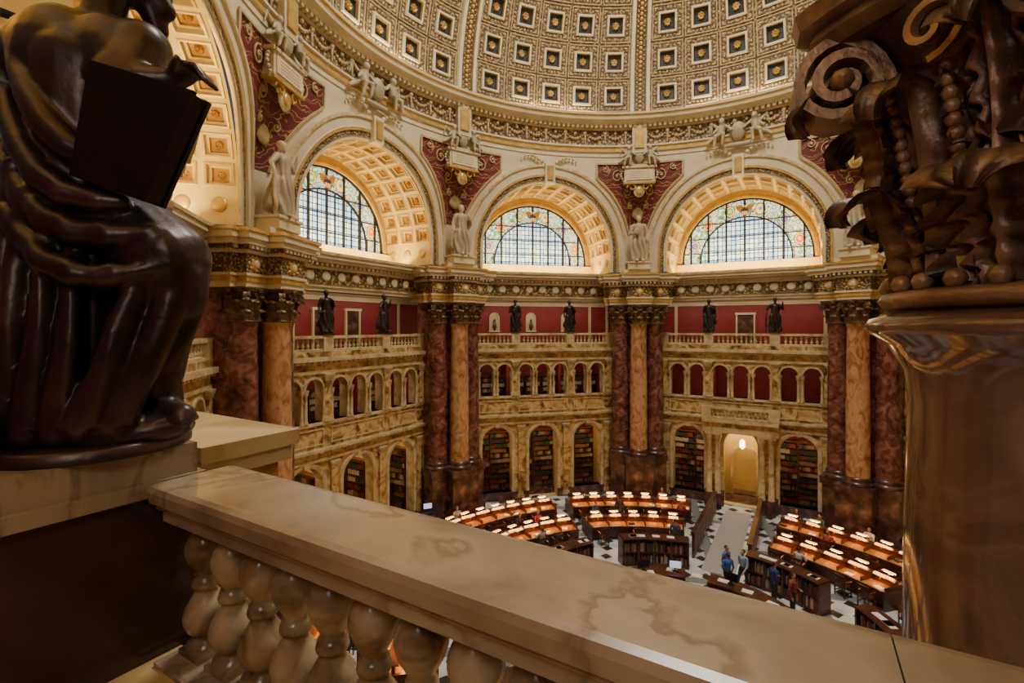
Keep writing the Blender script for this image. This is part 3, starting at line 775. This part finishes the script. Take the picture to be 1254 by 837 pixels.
for i in range(5):
    for j in range(8):
        ac=radians(-20)+ST*(i+.5); pc=radians(.6)+ST*(j+.5)
        def f(u,v,off,ac=ac,pc=pc): return sph(ac+u*ST,pc+v*ST,DR+off)
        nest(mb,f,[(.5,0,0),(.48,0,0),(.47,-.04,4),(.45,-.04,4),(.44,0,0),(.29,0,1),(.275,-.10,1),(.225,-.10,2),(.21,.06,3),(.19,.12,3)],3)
        rosette(mb,f,.125,.10,2,.10)
        for sx in (-1,1):
            for sy in (-1,1):
                for (u,v,r_) in ((.37,.37,.085),(.32,.38,.055),(.38,.32,.055),(.22,.36,.065),(.36,.22,.065),(.1,.365,.05),(.365,.1,.05)):
                    x,y,z=f(u*sx,v*sy,.0); mb.sphere((x,y,z),r_*(cos(pc)*.5+.5),4,6,4)
        for (u,v) in ((.37,0),(-.37,0),(0,.37),(0,-.37)):
            mb.sphere(f(u,v,0),.08,4,6,4)
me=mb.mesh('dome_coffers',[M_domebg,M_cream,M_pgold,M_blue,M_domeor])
mb=MB()
for (w0,w1,off0,off1,mi) in ((-2.5,-2.3,0,-.2,0),(-2.3,-1.5,-.2,-.2,0),(-1.5,-1.35,-.2,-.08,2),(-1.35,1.35,-.08,-.08,1),(1.35,1.5,-.08,-.2,2),(1.5,2.3,-.2,-.2,0),(2.3,2.5,-.2,0,0)):
    mb.grid(lambda u,v:sph(radians(w0+(w1-w0)*u),radians(66)*v,DR+off0+(off1-off0)*u),1,26,mi,False)
for j in range(62):
    p=radians(.8+j*1.05); mb.sphere(sph(0,p,DR-.08),.12,2,8,4)
    for s in (-1,1): mb.sphere(sph(s*radians(.8),p+.009,DR-.08),.06,2,6,4)
me2=mb.mesh('dome_rib',[M_cream,mat('rib_dark_gold',[(.1,(.3,.2,.08)),(.4,(.07,.045,.025))],5,'voronoi',rough=.5),M_pgold])
for k in range(8):
    link('coffer_panel',me,(0,0,0),ringrot(BAY0+45*k),dome); link('rib',me2,(0,0,0),ringrot(PIER0+45*k),dome)
mb=MB(); p=radians(64.4)
mb.lathe([(DR*cos(p)+.05,DZ+DR*sin(p)),(6.0,DZ+DR*sin(p)-.2),(5.2,DZ+DR*sin(p)+.3),(5.2,DZ+DR*sin(p)+3),(.01,DZ+DR*sin(p)+4.5)],64,mi=0)
link('lantern',mb.mesh('lantern',[M_cream]),(0,0,0),0,dome)

# ---------------------------------------------------------------- people
def human(pose):
    S,H,T,R,B=0,1,2,3,4
    def hand(p,d):
        p=Vector(p);d=Vector(d).normalized(); sd=Vector((d.y,-d.x,0)) if abs(d.z)<.9 else Vector((0,1,0)); sd.normalize(); o=[('c',p,p+d*.07,.03,.032,S)]
        for i,l in enumerate((.065,.08,.085,.07)):
            q=p+d*.08+sd*(-.03+.02*i); o.append(('c',q,q+d*l*.8,.010,.008,S))
        o.append(('c',p+sd*-.03,p+sd*-.055+d*.05,.011,.009,S)); return o
    if pose=='stand' or pose=='walk':
        k=.0 if pose=='stand' else .28
        P=[('c',(-.09,0,.9),(-.1,-k*.6,.5),.095,.065,T),('c',(-.1,-k*.6,.5),(-.1,-k,.1),.062,.045,T),('c',(-.1,-k+.03,.05),(-.11,-k-.15,.04),.045,.035,B),
           ('c',(.09,0,.9),(.1,k*.4,.5),.095,.065,T),('c',(.1,k*.4,.5),(.1,k,.1),.062,.045,T),('c',(.1,k+.03,.05),(.11,k-.15,.04),.045,.035,B)]
        hz=.92; ty=0
    else:
        P=[('c',(-.09,0,.52),(-.11,-.42,.53),.09,.065,T),('c',(-.11,-.42,.5),(-.11,-.40,.1),.062,.045,T),('c',(-.11,-.38,.05),(-.11,-.56,.04),.045,.035,B),
           ('c',(.09,0,.52),(.11,-.42,.53),.09,.065,T),('c',(.11,-.42,.5),(.11,-.40,.1),.062,.045,T),('c',(.11,-.38,.05),(.11,-.56,.04),.045,.035,B)]
        hz=.54; ty=-.06
    P+=[('c',(0,0,hz),(0,ty*.5,hz+.15),.13,.12,T),('c',(0,0,hz+.14),(0,ty,hz+.42),.125,.15,H),('c',(-.14,ty,hz+.48),(.14,ty,hz+.48),.065,.065,H),('c',(0,ty,hz+.5),(0,ty-.01,hz+.6),.052,.05,S),
        ('e',(0,ty-.02,hz+.70),(.072,.09,.11),S),('c',(0,ty-.1,hz+.69),(0,ty-.112,hz+.68),.014,.012,S),('e',(0,ty+.01,hz+.735),(.08,.092,.09),R)]
    for s in (-1,1):
        P.append(('e',(s*.074,ty,hz+.69),(.012,.02,.03),S))
        sh=(s*.19,ty,hz+.47)
        if pose=='sit': el=(s*.24,ty-.14,hz+.24); ha=(s*.14,ty-.40,hz+.27)
        elif pose=='walk': el=(s*.24,-.08*s+.02,hz+.2); ha=(s*.22,-.22*s-.08,hz-.02)
        else: el=(s*.25,.03,hz+.2); ha=(s*.16,-.2,hz+.18) if s>0 else (s*.24,-.06,hz-.05)
        P+=[('c',sh,el,.055,.042,H),('c',el,ha,.04,.028,H)]+hand(ha,Vector(ha)-Vector(el))
    return P
M_skin=mat('skin',[(0,(.45,.25,.17))],rough=.55)
def people_mats(shirt,trous,hair):
    return [M_skin,mat('shirt',[(0,shirt)],rough=.8),mat('trousers',[(0,trous)],rough=.8),mat('hair',[(0,hair)],rough=.7),M_dark]
HM={p:fuse('human_'+p,human(p),.014,people_mats((.05,.06,.1),(.03,.03,.05),(.04,.025,.015)),None,1) for p in ('stand','walk','sit')}
COLS=[(.3,.3,.32),(.3,.05,.05),(.05,.12,.35),(.03,.03,.04),(.4,.36,.28),(.06,.14,.08),(.5,.5,.52)]
SIT=[remat(HM['sit'],people_mats(c_,random.choice([(.03,.03,.05),(.05,.07,.12),(.1,.08,.05)]),random.choice([(.03,.02,.015),(.12,.07,.03),(.25,.23,.2)]))) for c_ in COLS]
def person(pose,x,y,face,z=0,shirt=(.05,.05,.06),tr=(.03,.03,.05),hair=(.05,.03,.02)):
    link('person',remat(HM[pose],people_mats(shirt,tr,hair)),(x,y,z),radians(face))
person('stand',4.65,27.15,20,shirt=(.03,.05,.12)); person('walk',6.1,27.9,200,shirt=(.03,.03,.04),tr=(.05,.07,.12))
person('stand',8.2,24.6,160,shirt=(.05,.09,.2),tr=(.02,.02,.03)); person('stand',9.45,21.6,30,shirt=(.08,.2,.5))
person('walk',10.0,21.2,-60,shirt=(.3,.4,.6)); person('stand',10.75,20.1,90,shirt=(.03,.05,.25)); person('stand',9.2,20.9,190,shirt=(.05,.15,.5))
person('stand',11.0,19.2,40,shirt=(.3,.06,.05))

# ---------------------------------------------------------------- reading room furniture
chair_mb=MB()
chair_mb.box(-.23,.23,-.22,.22,.42,.46)
for x in (-.21,.21):
    for y,h in ((-.2,.66),(.2,.9)): chair_mb.box(x-.02,x+.02,y-.02,y+.02,0,h)
    chair_mb.box(x-.03,x+.03,-.24,.22,.64,.67); chair_mb.box(x-.015,x+.015,-.2,.2,.18,.21)
chair_mb.box(-.23,.23,.18,.22,.8,.92)
for x in (-.12,-.06,0,.06,.12): chair_mb.box(x-.012,x+.012,.19,.21,.46,.8)
ME_chair=chair_mb.mesh('chair',[M_wood])
def degrees_(x): return x*180/pi
def desk(Rm,a0,a1,pp=.2):
    mb=MB()
    mb.arc(Rm-.74,Rm+.74,.72,.77,a0,a1,1); mb.arc(Rm-.47,Rm-.42,.0,.72,a0,a1,0); mb.arc(Rm+.42,Rm+.47,0,.72,a0,a1,0)
    mb.arc(Rm-.76,Rm-.70,.67,.76,a0,a1,0); mb.arc(Rm+.70,Rm+.76,.67,.76,a0,a1,0)
    da=degrees_(.05/Rm)
    mb.arc(Rm-.76,Rm+.76,0,.8,a0-da,a0+da,0,1); mb.arc(Rm-.76,Rm+.76,0,.8,a1-da,a1+da,0,1)
    mb.arc(Rm-.05,Rm+.05,.77,1.02,a0,a1,0); mb.arc(Rm-.16,Rm+.16,1.02,1.06,a0,a1,0)
    n=max(2,int(radians(a1-a0)*Rm/.95))
    for k in range(n):
        a=radians(a0+(a1-a0)*(k+.5)/n)
        q=radians(a0+(a1-a0)*k/n); mb.obox((Rm*cos(q),Rm*sin(q),.86),(.70,.02,.09),q,0)
        for s in (-1,1):
            r=Rm+s*.26
            mb.obox((r*cos(a),r*sin(a),1.20),(.075,.23,.015),a,6)
            mb.obox(((r+s*.075)*cos(a),(r+s*.075)*sin(a),1.17),(.01,.23,.025),a,6)
            mb.obox(((r+s*.02)*cos(a),(r+s*.02)*sin(a),1.16),(.03,.17,.014),a,3)
            mb.obox((r*cos(a),r*sin(a),1.1),(.012,.012,.1),a,2)
            if random.random()<.45:
                q=Rm+s*random.uniform(.4,.6); aa=a+random.uniform(-.03,.03)
                mb.obox((q*cos(aa),q*sin(aa),.775),(.12,.17,.006),aa+random.uniform(-.5,.5),4)
            if random.random()<.25:
                q=Rm+s*random.uniform(.35,.5); aa=a+.02
                mb.obox((q*cos(aa),q*sin(aa),.81),(.1,.14,.035),aa+random.uniform(-.5,.5),5)
    link('reading_desk',mb.mesh('reading_desk',[M_wood,M_desk,M_brass,M_lamp,M_paper,M_bkk,M_shade]),(CX,CY,0))
    for k in range(n):
        a=radians(a0+(a1-a0)*(k+.5)/n)
        for s in (-1,1):
            if random.random()<.8:
                r=Rm+s*(1.06+random.uniform(0,.1)); rot=a+(-pi/2 if s>0 else pi/2)+random.uniform(-.15,.15); loc=(CX+r*cos(a),CY+r*sin(a),0.0)
                link('wooden_armchair',ME_chair,loc,rot)
                if random.random()<pp: link('person',random.choice(SIT),(loc[0],loc[1],-.0),rot)
for c in range(8):
    b0=BAY0+45*c
    a0=b0+(10.5 if c==7 else 2.6); a1=b0+45-(10.5 if c==6 else 2.6)
    pp=.32 if c==6 else .16
    desk(12.9,a0,a1,pp); desk(9.9,a0+(0 if c!=7 else 2),a1-(0 if c!=6 else 2),pp)
def curved_case(Rm,a0,a1,h=1.25):
    mb=MB()
    mb.arc(Rm-.02,Rm+.3,0,h,a0,a1,0); mb.arc(Rm-.36,Rm+.36,h,h+.05,a0,a1,0); mb.arc(Rm-.3,Rm,0,.12,a0,a1,0); mb.arc(Rm-.3,Rm,.62,.66,a0,a1,0)
    n=4
    for k in range(n+1):
        a=a0+(a1-a0)*k/n; mb.arc(Rm-.32,Rm+.3,0,h,a-.35,a+.35,0,1)
    for z in (.12,.66):
        a=a0+.6
        while a<a1-.8:
            t=random.uniform(.35,.7)
            if random.random()<.9: mb.arc(Rm-.26,Rm,z,z+random.uniform(.3,.46),a,a+t-.06,random.choice([1,1,1,2,3,3,4,5]),1)
            a+=t
    for k in range(6):
        a=radians(random.uniform(a0+1,a1-1)); mb.obox((Rm*cos(a),Rm*sin(a),h+.06),(.12,.17,.01),a,6)
    link('curved_bookcase',mb.mesh('curved_bookcase',[M_wood]+BOOKS+[M_paper]),(CX,CY,0))
for c in range(8):
    b0=BAY0+45*c
    curved_case(6.7,b0+(11 if c in(7,) else 7),b0+45-(11 if c==6 else 7))
M_redp=mat('red_partition_panel',[(0,(.16,.035,.022))],rough=.4)
mb=MB()
for a in (20,110,200,290):
    mb.arc(3.5,4.1,0,1.0,a-38,a+38,0); mb.arc(3.4,4.25,1.0,1.07,a-38,a+38,0)
    for k in range(9): mb.arc(4.1,4.13,.12,.9,a-36+k*8,a-36+k*8+6.6,1,1); mb.arc(3.47,3.5,.12,.9,a-36+k*8,a-36+k*8+6.6,1,1)
mb.lathe([(2.1,0),(2.1,.35),(.01,.35)],40,mi=0,smooth=False)
mb.arc(1.3,1.75,.35,1.45,0,359.9,0); mb.arc(1.2,1.85,1.45,1.52,0,359.9,1)
for k in range(24):
    a=15*k+5
    mb.obox(((3.8+.15*sin(k*3))*cos(radians(a)),(3.8+.15*sin(k*3))*sin(radians(a)),1.08),(.14,.2,.01),radians(a+20*sin(k)),2)
link('circulation_desk',mb.mesh('circulation_desk',[M_wood,M_redp,M_paper]),(CX,CY,0))
mb=MB()
mb.box(-.25,.25,-.02,.02,.12,.45,0); mb.box(-.23,.23,-.025,-.02,.14,.43,1); mb.box(-.03,.03,-.01,.03,0,.15,0); mb.box(-.12,.12,-.08,.08,0,.02,0)
ME_mon=mb.mesh('monitor',[M_dark,M_screen])
for a,fl in ((45,0),(78,pi),(98,0),(125,pi)):
    r=3.8; link('computer_monitor',ME_mon,(CX+r*cos(radians(a)),CY+r*sin(radians(a)),1.10),radians(a+90)+fl)
mb=MB(); mb.box(-.5,.5,-.3,.3,.95,1.0,0)
for x in (-.46,.46):
    for y in (-.26,.26): mb.box(x-.025,x+.025,y-.025,y+.025,0,.95,0)
mb.box(-.46,.46,-.26,.26,.3,.34,0); link('standing_desk',mb.mesh('standing_desk',[M_dark]),(-4.75,27.6,0),radians(50))
link('computer_monitor',ME_mon,(-4.75,27.6,1.0),radians(20))
mb=MB()
for s in (-1,1):
    x=s*1.25
    mb.box(x-.06,x+.06,7.6,14.6,0,1.2,0); mb.box(x-.11,x+.11,7.55,14.65,1.2,1.28,0)
    for k in range(9):
        for q in (-1,1): mb.box(x+q*.06-.015,x+q*.06+.015,7.75+k*.76,8.35+k*.76,.2,1.05,1)
place('aisle_partition',mb.mesh('aisle_partition',[M_wood,M_redp]),BAY0-45)
mb=MB(); mb.box(-.72,.72,6.6,15.2,.0,.02,0); place('aisle_runner',mb.mesh('aisle_runner',[M_grey]),BAY0-45)
mb=MB(); mb.lathe([(.02,4.1),(.14,4.0),(.16,3.6),(.02,3.45)],8,0,17.2,0); mb.box(-.01,.01,17.19,17.21,4.1,5.2,1)
place('hanging_lantern',mb.mesh('hanging_lantern',[emis('lantern_glow',(1,.62,.25),14),M_brass]),BAY0-45)

# ---------------------------------------------------------------- FOREGROUND GALLERY
RZ=radians(-30.8)
fg=lambda name,me,par=None: link(name,me,(0,0,0),RZ,par)
def railprof(mb,x0,x1,yc,hw,zt,mi):
    pr=[(-hw+.03,-.19),(-hw+.03,-.145),(-hw-.0,-.12),(-hw+.005,-.10),(-hw-.03,-.085),(-hw-.04,-.03),(-hw-.03,-.006),(-hw,0),(hw,0),(hw+.03,-.006),(hw+.04,-.03),(hw+.03,-.085),(hw-.005,-.10),(hw,-.12),(hw-.03,-.145),(hw-.03,-.19)]
    vs=[(x0,yc+a,zt+b) for a,b in pr]+[(x1,yc+a,zt+b) for a,b in pr]; n=len(pr)
    mb.add(vs,[(k,(k+1)%n,n+(k+1)%n,n+k) for k in range(n)]+[tuple(range(n)),tuple(reversed(range(n,2*n)))],mi)
mb=MB(); ZT2=EYE-.75
railprof(mb,-2.66,.18,1.31,.17,ZT2,0); railprof(mb,.184,2.6,1.31,.17,ZT2,0)
mb.box(-2.66,2.6,1.13,1.49,EYE-1.68,EYE-1.6,0); mb.box(-2.66,2.6,1.08,1.54,EYE-1.8,EYE-1.68,0)
k=-2.54
while k<1.6:
    mb.lathe([(p*.103,EYE-1.585+(EYE-.93-(EYE-1.585))*q) for p,q in BALP],28,k,1.31,1)
    mb.box(k-.088,k+.088,1.222,1.398,EYE-1.61,EYE-1.575,1); mb.box(k-.088,k+.088,1.222,1.398,EYE-.955,EYE-.93,1)
    k+=.232
fg('marble_balustrade',mb.mesh('marble_balustrade',[M_rail,M_bal]))
M_pedd=mat('dark_pedestal_marble',[(.3,(.022,.013,.010)),(.7,(.06,.036,.026))],2,rough=.15)
mb=MB()
mb.box(-3.95,-2.72,.46,1.34,EYE-1.79,EYE-.82,1)
mb.box(-4.0,-2.68,.42,1.38,EYE-.82,EYE-.75,0); mb.box(-3.95,-2.71,.45,1.35,EYE-.75,EYE-.60,0)
fg('statue_pedestal',mb.mesh('statue_pedestal',[M_rail,M_pedd]))
mb=MB()
mb.box(-5.2,-2.97,1.5,2.14,EYE-.80,EYE-.70,0); mb.box(-5.1,-3.0,1.5,2.10,EYE-.9,EYE-.80,0); mb.box(-5.1,-3.06,1.5,2.04,EYE-1.9,EYE-.9,1)
fg('marble_ledge',mb.mesh('marble_ledge',[M_siennal,M_sienna]))
mb=MB(); mb.box(-7,5,-2.2,1.6,EYE-1.95,EYE-1.80,0); fg('gallery_floor',mb.mesh('gallery_floor',[M_brown]))
mb=MB(); mb.box(-7,6,-2.4,-2.2,EYE-1.75,EYE+2.5,0); fg('wall_gallery_back',mb.mesh('wall_gallery_back',[M_redwall]))

axx,axy=2.12,1.76
col=empty('marble_column',(axx,axy,0),radians(20))
mb=MB(); mb.lathe([(.74,3.0),(.60,3.4),(.60,6),(.56,10.6),(.545,11.1),(.56,11.22),(.62,11.33),(.68,11.37),(.70,11.40),(.68,11.43),(.62,11.45),(.58,11.47)],64)
link('shaft',mb.mesh('shaft',[M_shaft]),(0,0,0),0,col)
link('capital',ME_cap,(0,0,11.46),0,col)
mb=MB()
mb.box(-1.6,.9,16.05,17.7,0,12.8,0); mb.box(-1.9,2.2,15.2,17.6,12.75,13.4,1); mb.box(-1.9,2.3,15.1,17.6,13.4,15.1,2); mb.box(.9,2.4,14.8,17.6,0,3.0,3)
place('marble_pier_block',mb.mesh('marble_pier_block',[M_red,M_capb,M_gold,M_brown]),PIER0+180)

# ---------------------------------------------------------------- big bronze statue (seen from behind)
st=empty('bronze_scholar_statue',(-2.05,2.47,EYE-.60),0)
P=[]
c=lambda a,b,ra,rb:P.append(('c',a,b,ra,rb,0))
e=lambda a,r:P.append(('e',a,r,0))
e((.05,.08,2.40),(.115,.135,.15)); e((.02,.03,2.44),(.135,.135,.125)); c((.14,.14,2.36),(.18,.18,2.28),.06,.05); c((.17,.18,2.39),(.19,.2,2.36),.022,.02); c((.11,.15,2.30),(.14,.18,2.18),.07,.05)
e((.12,-.03,2.38),(.02,.02,.035))
c((-.05,.02,2.10),(.0,.04,2.32),.10,.085)
c((-.30,0,2.0),(.17,.02,1.99),.15,.135); e((-.18,-.06,1.90),(.22,.16,.26)); e((.05,-.05,1.88),(.2,.15,.24)); c((-.08,0,1.85),(-.10,.02,1.35),.24,.21)
c((-.38,0,1.96),(-.52,-.04,1.66),.135,.13); c((-.52,-.04,1.66),(-.30,.2,1.48),.12,.09); c((-.50,-.04,1.66),(-.44,0,1.3),.12,.08)
c((.19,-.02,1.98),(.14,-.12,1.76),.125,.105); c((.14,-.12,1.76),(.38,-.06,1.79),.088,.06); c((.38,-.06,1.79),(.44,-.05,1.82),.05,.05)
for i in range(4):
    y=-.115+.034*i
    c((.45,y,1.845),(.52,y,1.84-.006*i),.021,.018); c((.52,y,1.84-.006*i),(.565,y+.005,1.77),.018,.015)
c((.42,-.12,1.82),(.47,-.16,1.85),.022,.018)
c((-.10,.02,1.35),(-.12,.02,1.0),.23,.25); c((-.12,.02,1.0),(-.14,0,.2),.26,.26); c((-.28,.0,1.1),(-.32,.0,.15),.14,.17)
c((.0,.02,1.15),(.32,-.02,.92),.21,.19); c((.34,-.02,.9),(.36,-.02,.74),.17,.14); c((.32,-.02,.85),(.24,.02,.40),.15,.11); c((.24,.02,.42),(.28,.02,.2),.10,.08)
c((.28,.0,.17),(.42,-.04,.14),.07,.055)
for i in range(5): c((.41,-.09+.025*i,.13),(.46,-.10+.027*i,.12),.017,.015)
for (x0,y0,z0,x1,y1,z1,r0,r1) in ((-.42,-.06,1.45,-.45,-.14,.12,.05,.075),(-.31,-.15,1.35,-.35,-.24,.10,.04,.07),(-.20,-.2,1.2,-.23,-.29,.10,.035,.065),(-.08,-.21,1.05,-.10,-.31,.10,.035,.06),
        (.03,-.2,.9,.02,-.29,.10,.04,.065),(.44,-.05,.85,.20,-.2,.12,.07,.08),(.30,-.17,.8,.11,-.27,.12,.045,.07),(.36,.03,.7,.12,.05,.15,.1,.13),(-.42,.05,1.3,-.46,.03,.12,.06,.09)):
    c((x0,y0,z0),((x0+x1)/2+.02,(y0+y1)/2-.01,(z0+z1)/2),r0,(r0+r1)/2); c(((x0+x1)/2+.02,(y0+y1)/2-.01,(z0+z1)/2),(x1,y1,z1),(r0+r1)/2,r1)
def swag(a,b,sag,r0,r1,n=6):
    a=Vector(a);b=Vector(b); pts=[a.lerp(b,i/n)+Vector((0,-.10,-sag))*sin(pi*i/n) for i in range(n+1)]
    for i in range(n):
        c(pts[i],pts[i+1],r0+(r1-r0)*sin(pi*i/n),r0+(r1-r0)*sin(pi*(i+1)/n))
swag((-.36,-.10,2.0),(.20,-.16,1.32),.16,.045,.065); swag((-.44,-.08,1.78),(.22,-.18,1.16),.20,.04,.06); swag((-.48,-.06,1.50),(.34,-.16,1.02),.20,.04,.065)
swag((-.30,-.20,1.12),(.42,-.14,.88),.18,.035,.055)
e((-.05,-.02,.06),(.46,.30,.10)); e((.2,-.02,.08),(.24,.2,.09)); e((-.3,-.1,.1),(.2,.22,.1))
def fold(co):
    if co.z>1.35 or co.z<.12: return .003*noise.noise(co*5)
    n=noise.noise(Vector((co.x*1.6,co.y*1.6,co.z*.8)))
    a=atan2(co.y,co.x+.1); w=min(1,(1.35-co.z)*3)
    return w*.014*(1-abs(sin(a*8+n*4+co.z*.8)))
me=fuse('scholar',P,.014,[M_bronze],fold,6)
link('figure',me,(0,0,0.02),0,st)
mb=MB()
q=[(.15,1.80),(.62,1.66),(.40,1.16),(.06,1.28)]
def slab(y0,y1,k,mi):
    cxm=sum(p[0] for p in q)/4; czm=sum(p[1] for p in q)/4
    a=[(cxm+(x-cxm)*k,y0,czm+(z-czm)*k) for x,z in q]; b=[(x,y1,z) for x,_,z in a]
    mb.add(a+b,[(0,1,2,3),(7,6,5,4),(0,4,5,1),(1,5,6,2),(2,6,7,3),(3,7,4,0)],mi)
slab(-.27,-.245,1.0,0); slab(-.245,-.16,.965,0); slab(-.16,-.135,1.0,0)
link('tablet',mb.mesh('tablet',[M_bronze]),(0,0,0),0,st)
mb=MB(); mb.sphere((-.27,-.36,.17),.115,0,24,16); mb.lathe([(.42,-.0),(.42,.05),(.40,.06),(.01,.06)],40,-.05,-.02,0)
link('globe_and_base',mb.mesh('globe_base',[M_bronze]),(0,0,0),0,st)

# ---------------------------------------------------------------- LIGHTS
def area(name,loc,dirv,sx,sy,power,col,xax=None):
    l=bpy.data.lights.new(name,'AREA'); l.shape='RECTANGLE'; l.size=sx; l.size_y=sy; l.energy=power; l.color=col
    o=bpy.data.objects.new(name,l); bpy.context.scene.collection.objects.link(o); o.location=loc
    z=-Vector(dirv).normalized(); x=xax.copy() if xax is not None else Vector((1,0,0))
    y=z.cross(x).normalized(); x=y.cross(z)
    o.rotation_euler=Matrix((x,y,z)).transposed().to_euler(); return o
l=bpy.data.lights.new('lantern_skylight','AREA'); l.shape='DISK'; l.size=9.5; l.energy=7000; l.color=(1,.95,.88)
o=bpy.data.objects.new('lantern_skylight',l); bpy.context.scene.collection.objects.link(o); o.location=(CX,CY,39.2)
for k in range(8):
    a=radians(BAY0+45*k); out=Vector((cos(a),sin(a),0)); tx=Vector((-sin(a),cos(a),0)); c0=Vector((CX,CY,0))
    area('sill_lamp',c0+out*16.9+Vector((0,0,15.06)),Vector((0,0,1))+out*.45,8,.2,720,(1,.68,.22),tx)
    area('cornice_lamp',c0+out*14.5+Vector((0,0,25.15)),Vector((0,0,1))-out*.28,10.5,.25,240,(1,.78,.48),tx)
    if k in (0,1,2,6,7):
        area('gallery_lamp',c0+out*17.6+Vector((0,0,13.05)),Vector((0,0,-1))+out*.4,10,.3,100,(1,.82,.6),tx)
        area('alcove_lamp',c0+out*17.2+Vector((0,0,5.1)),Vector((0,0,-1))+out*.5,9,.3,140,(1,.68,.34),tx)
        area('alcove_lamp',c0+out*17.2+Vector((0,0,9.4)),Vector((0,0,-1))+out*.5,9,.3,60,(1,.75,.45),tx)
    if k==7:
        area('lobby_lamp',c0+out*19.2+Vector((0,0,5.0)),Vector((0,0,-1))+out*.35,1.6,.4,110,(1,.80,.42),tx)
        area('portal_lamp',c0+out*17.3+Vector((0,0,5.0)),Vector((0,0,-1))+out*.5,1.6,.4,60,(1,.76,.38),tx)
area('visitor_gallery_lamp',Vector((-.9,-1.2,13.4)),Vector((.15,.7,-.7)),1.0,1.0,34,(1,.92,.82))
w=bpy.data.worlds.new('w'); bpy.context.scene.world=w; w.use_nodes=True
w.node_tree.nodes['Background'].inputs[0].default_value=(.6,.7,.9,1); w.node_tree.nodes['Background'].inputs[1].default_value=.1

cam=bpy.data.cameras.new('camera'); co=bpy.data.objects.new('camera',cam); bpy.context.scene.collection.objects.link(co)
co.location=(0,0,EYE); co.rotation_euler=(pi/2,0,0); cam.sensor_width=36; cam.lens=600/1254*36; cam.shift_y=-18.5/1254; cam.clip_start=.05; cam.clip_end=200
bpy.context.scene.camera=co
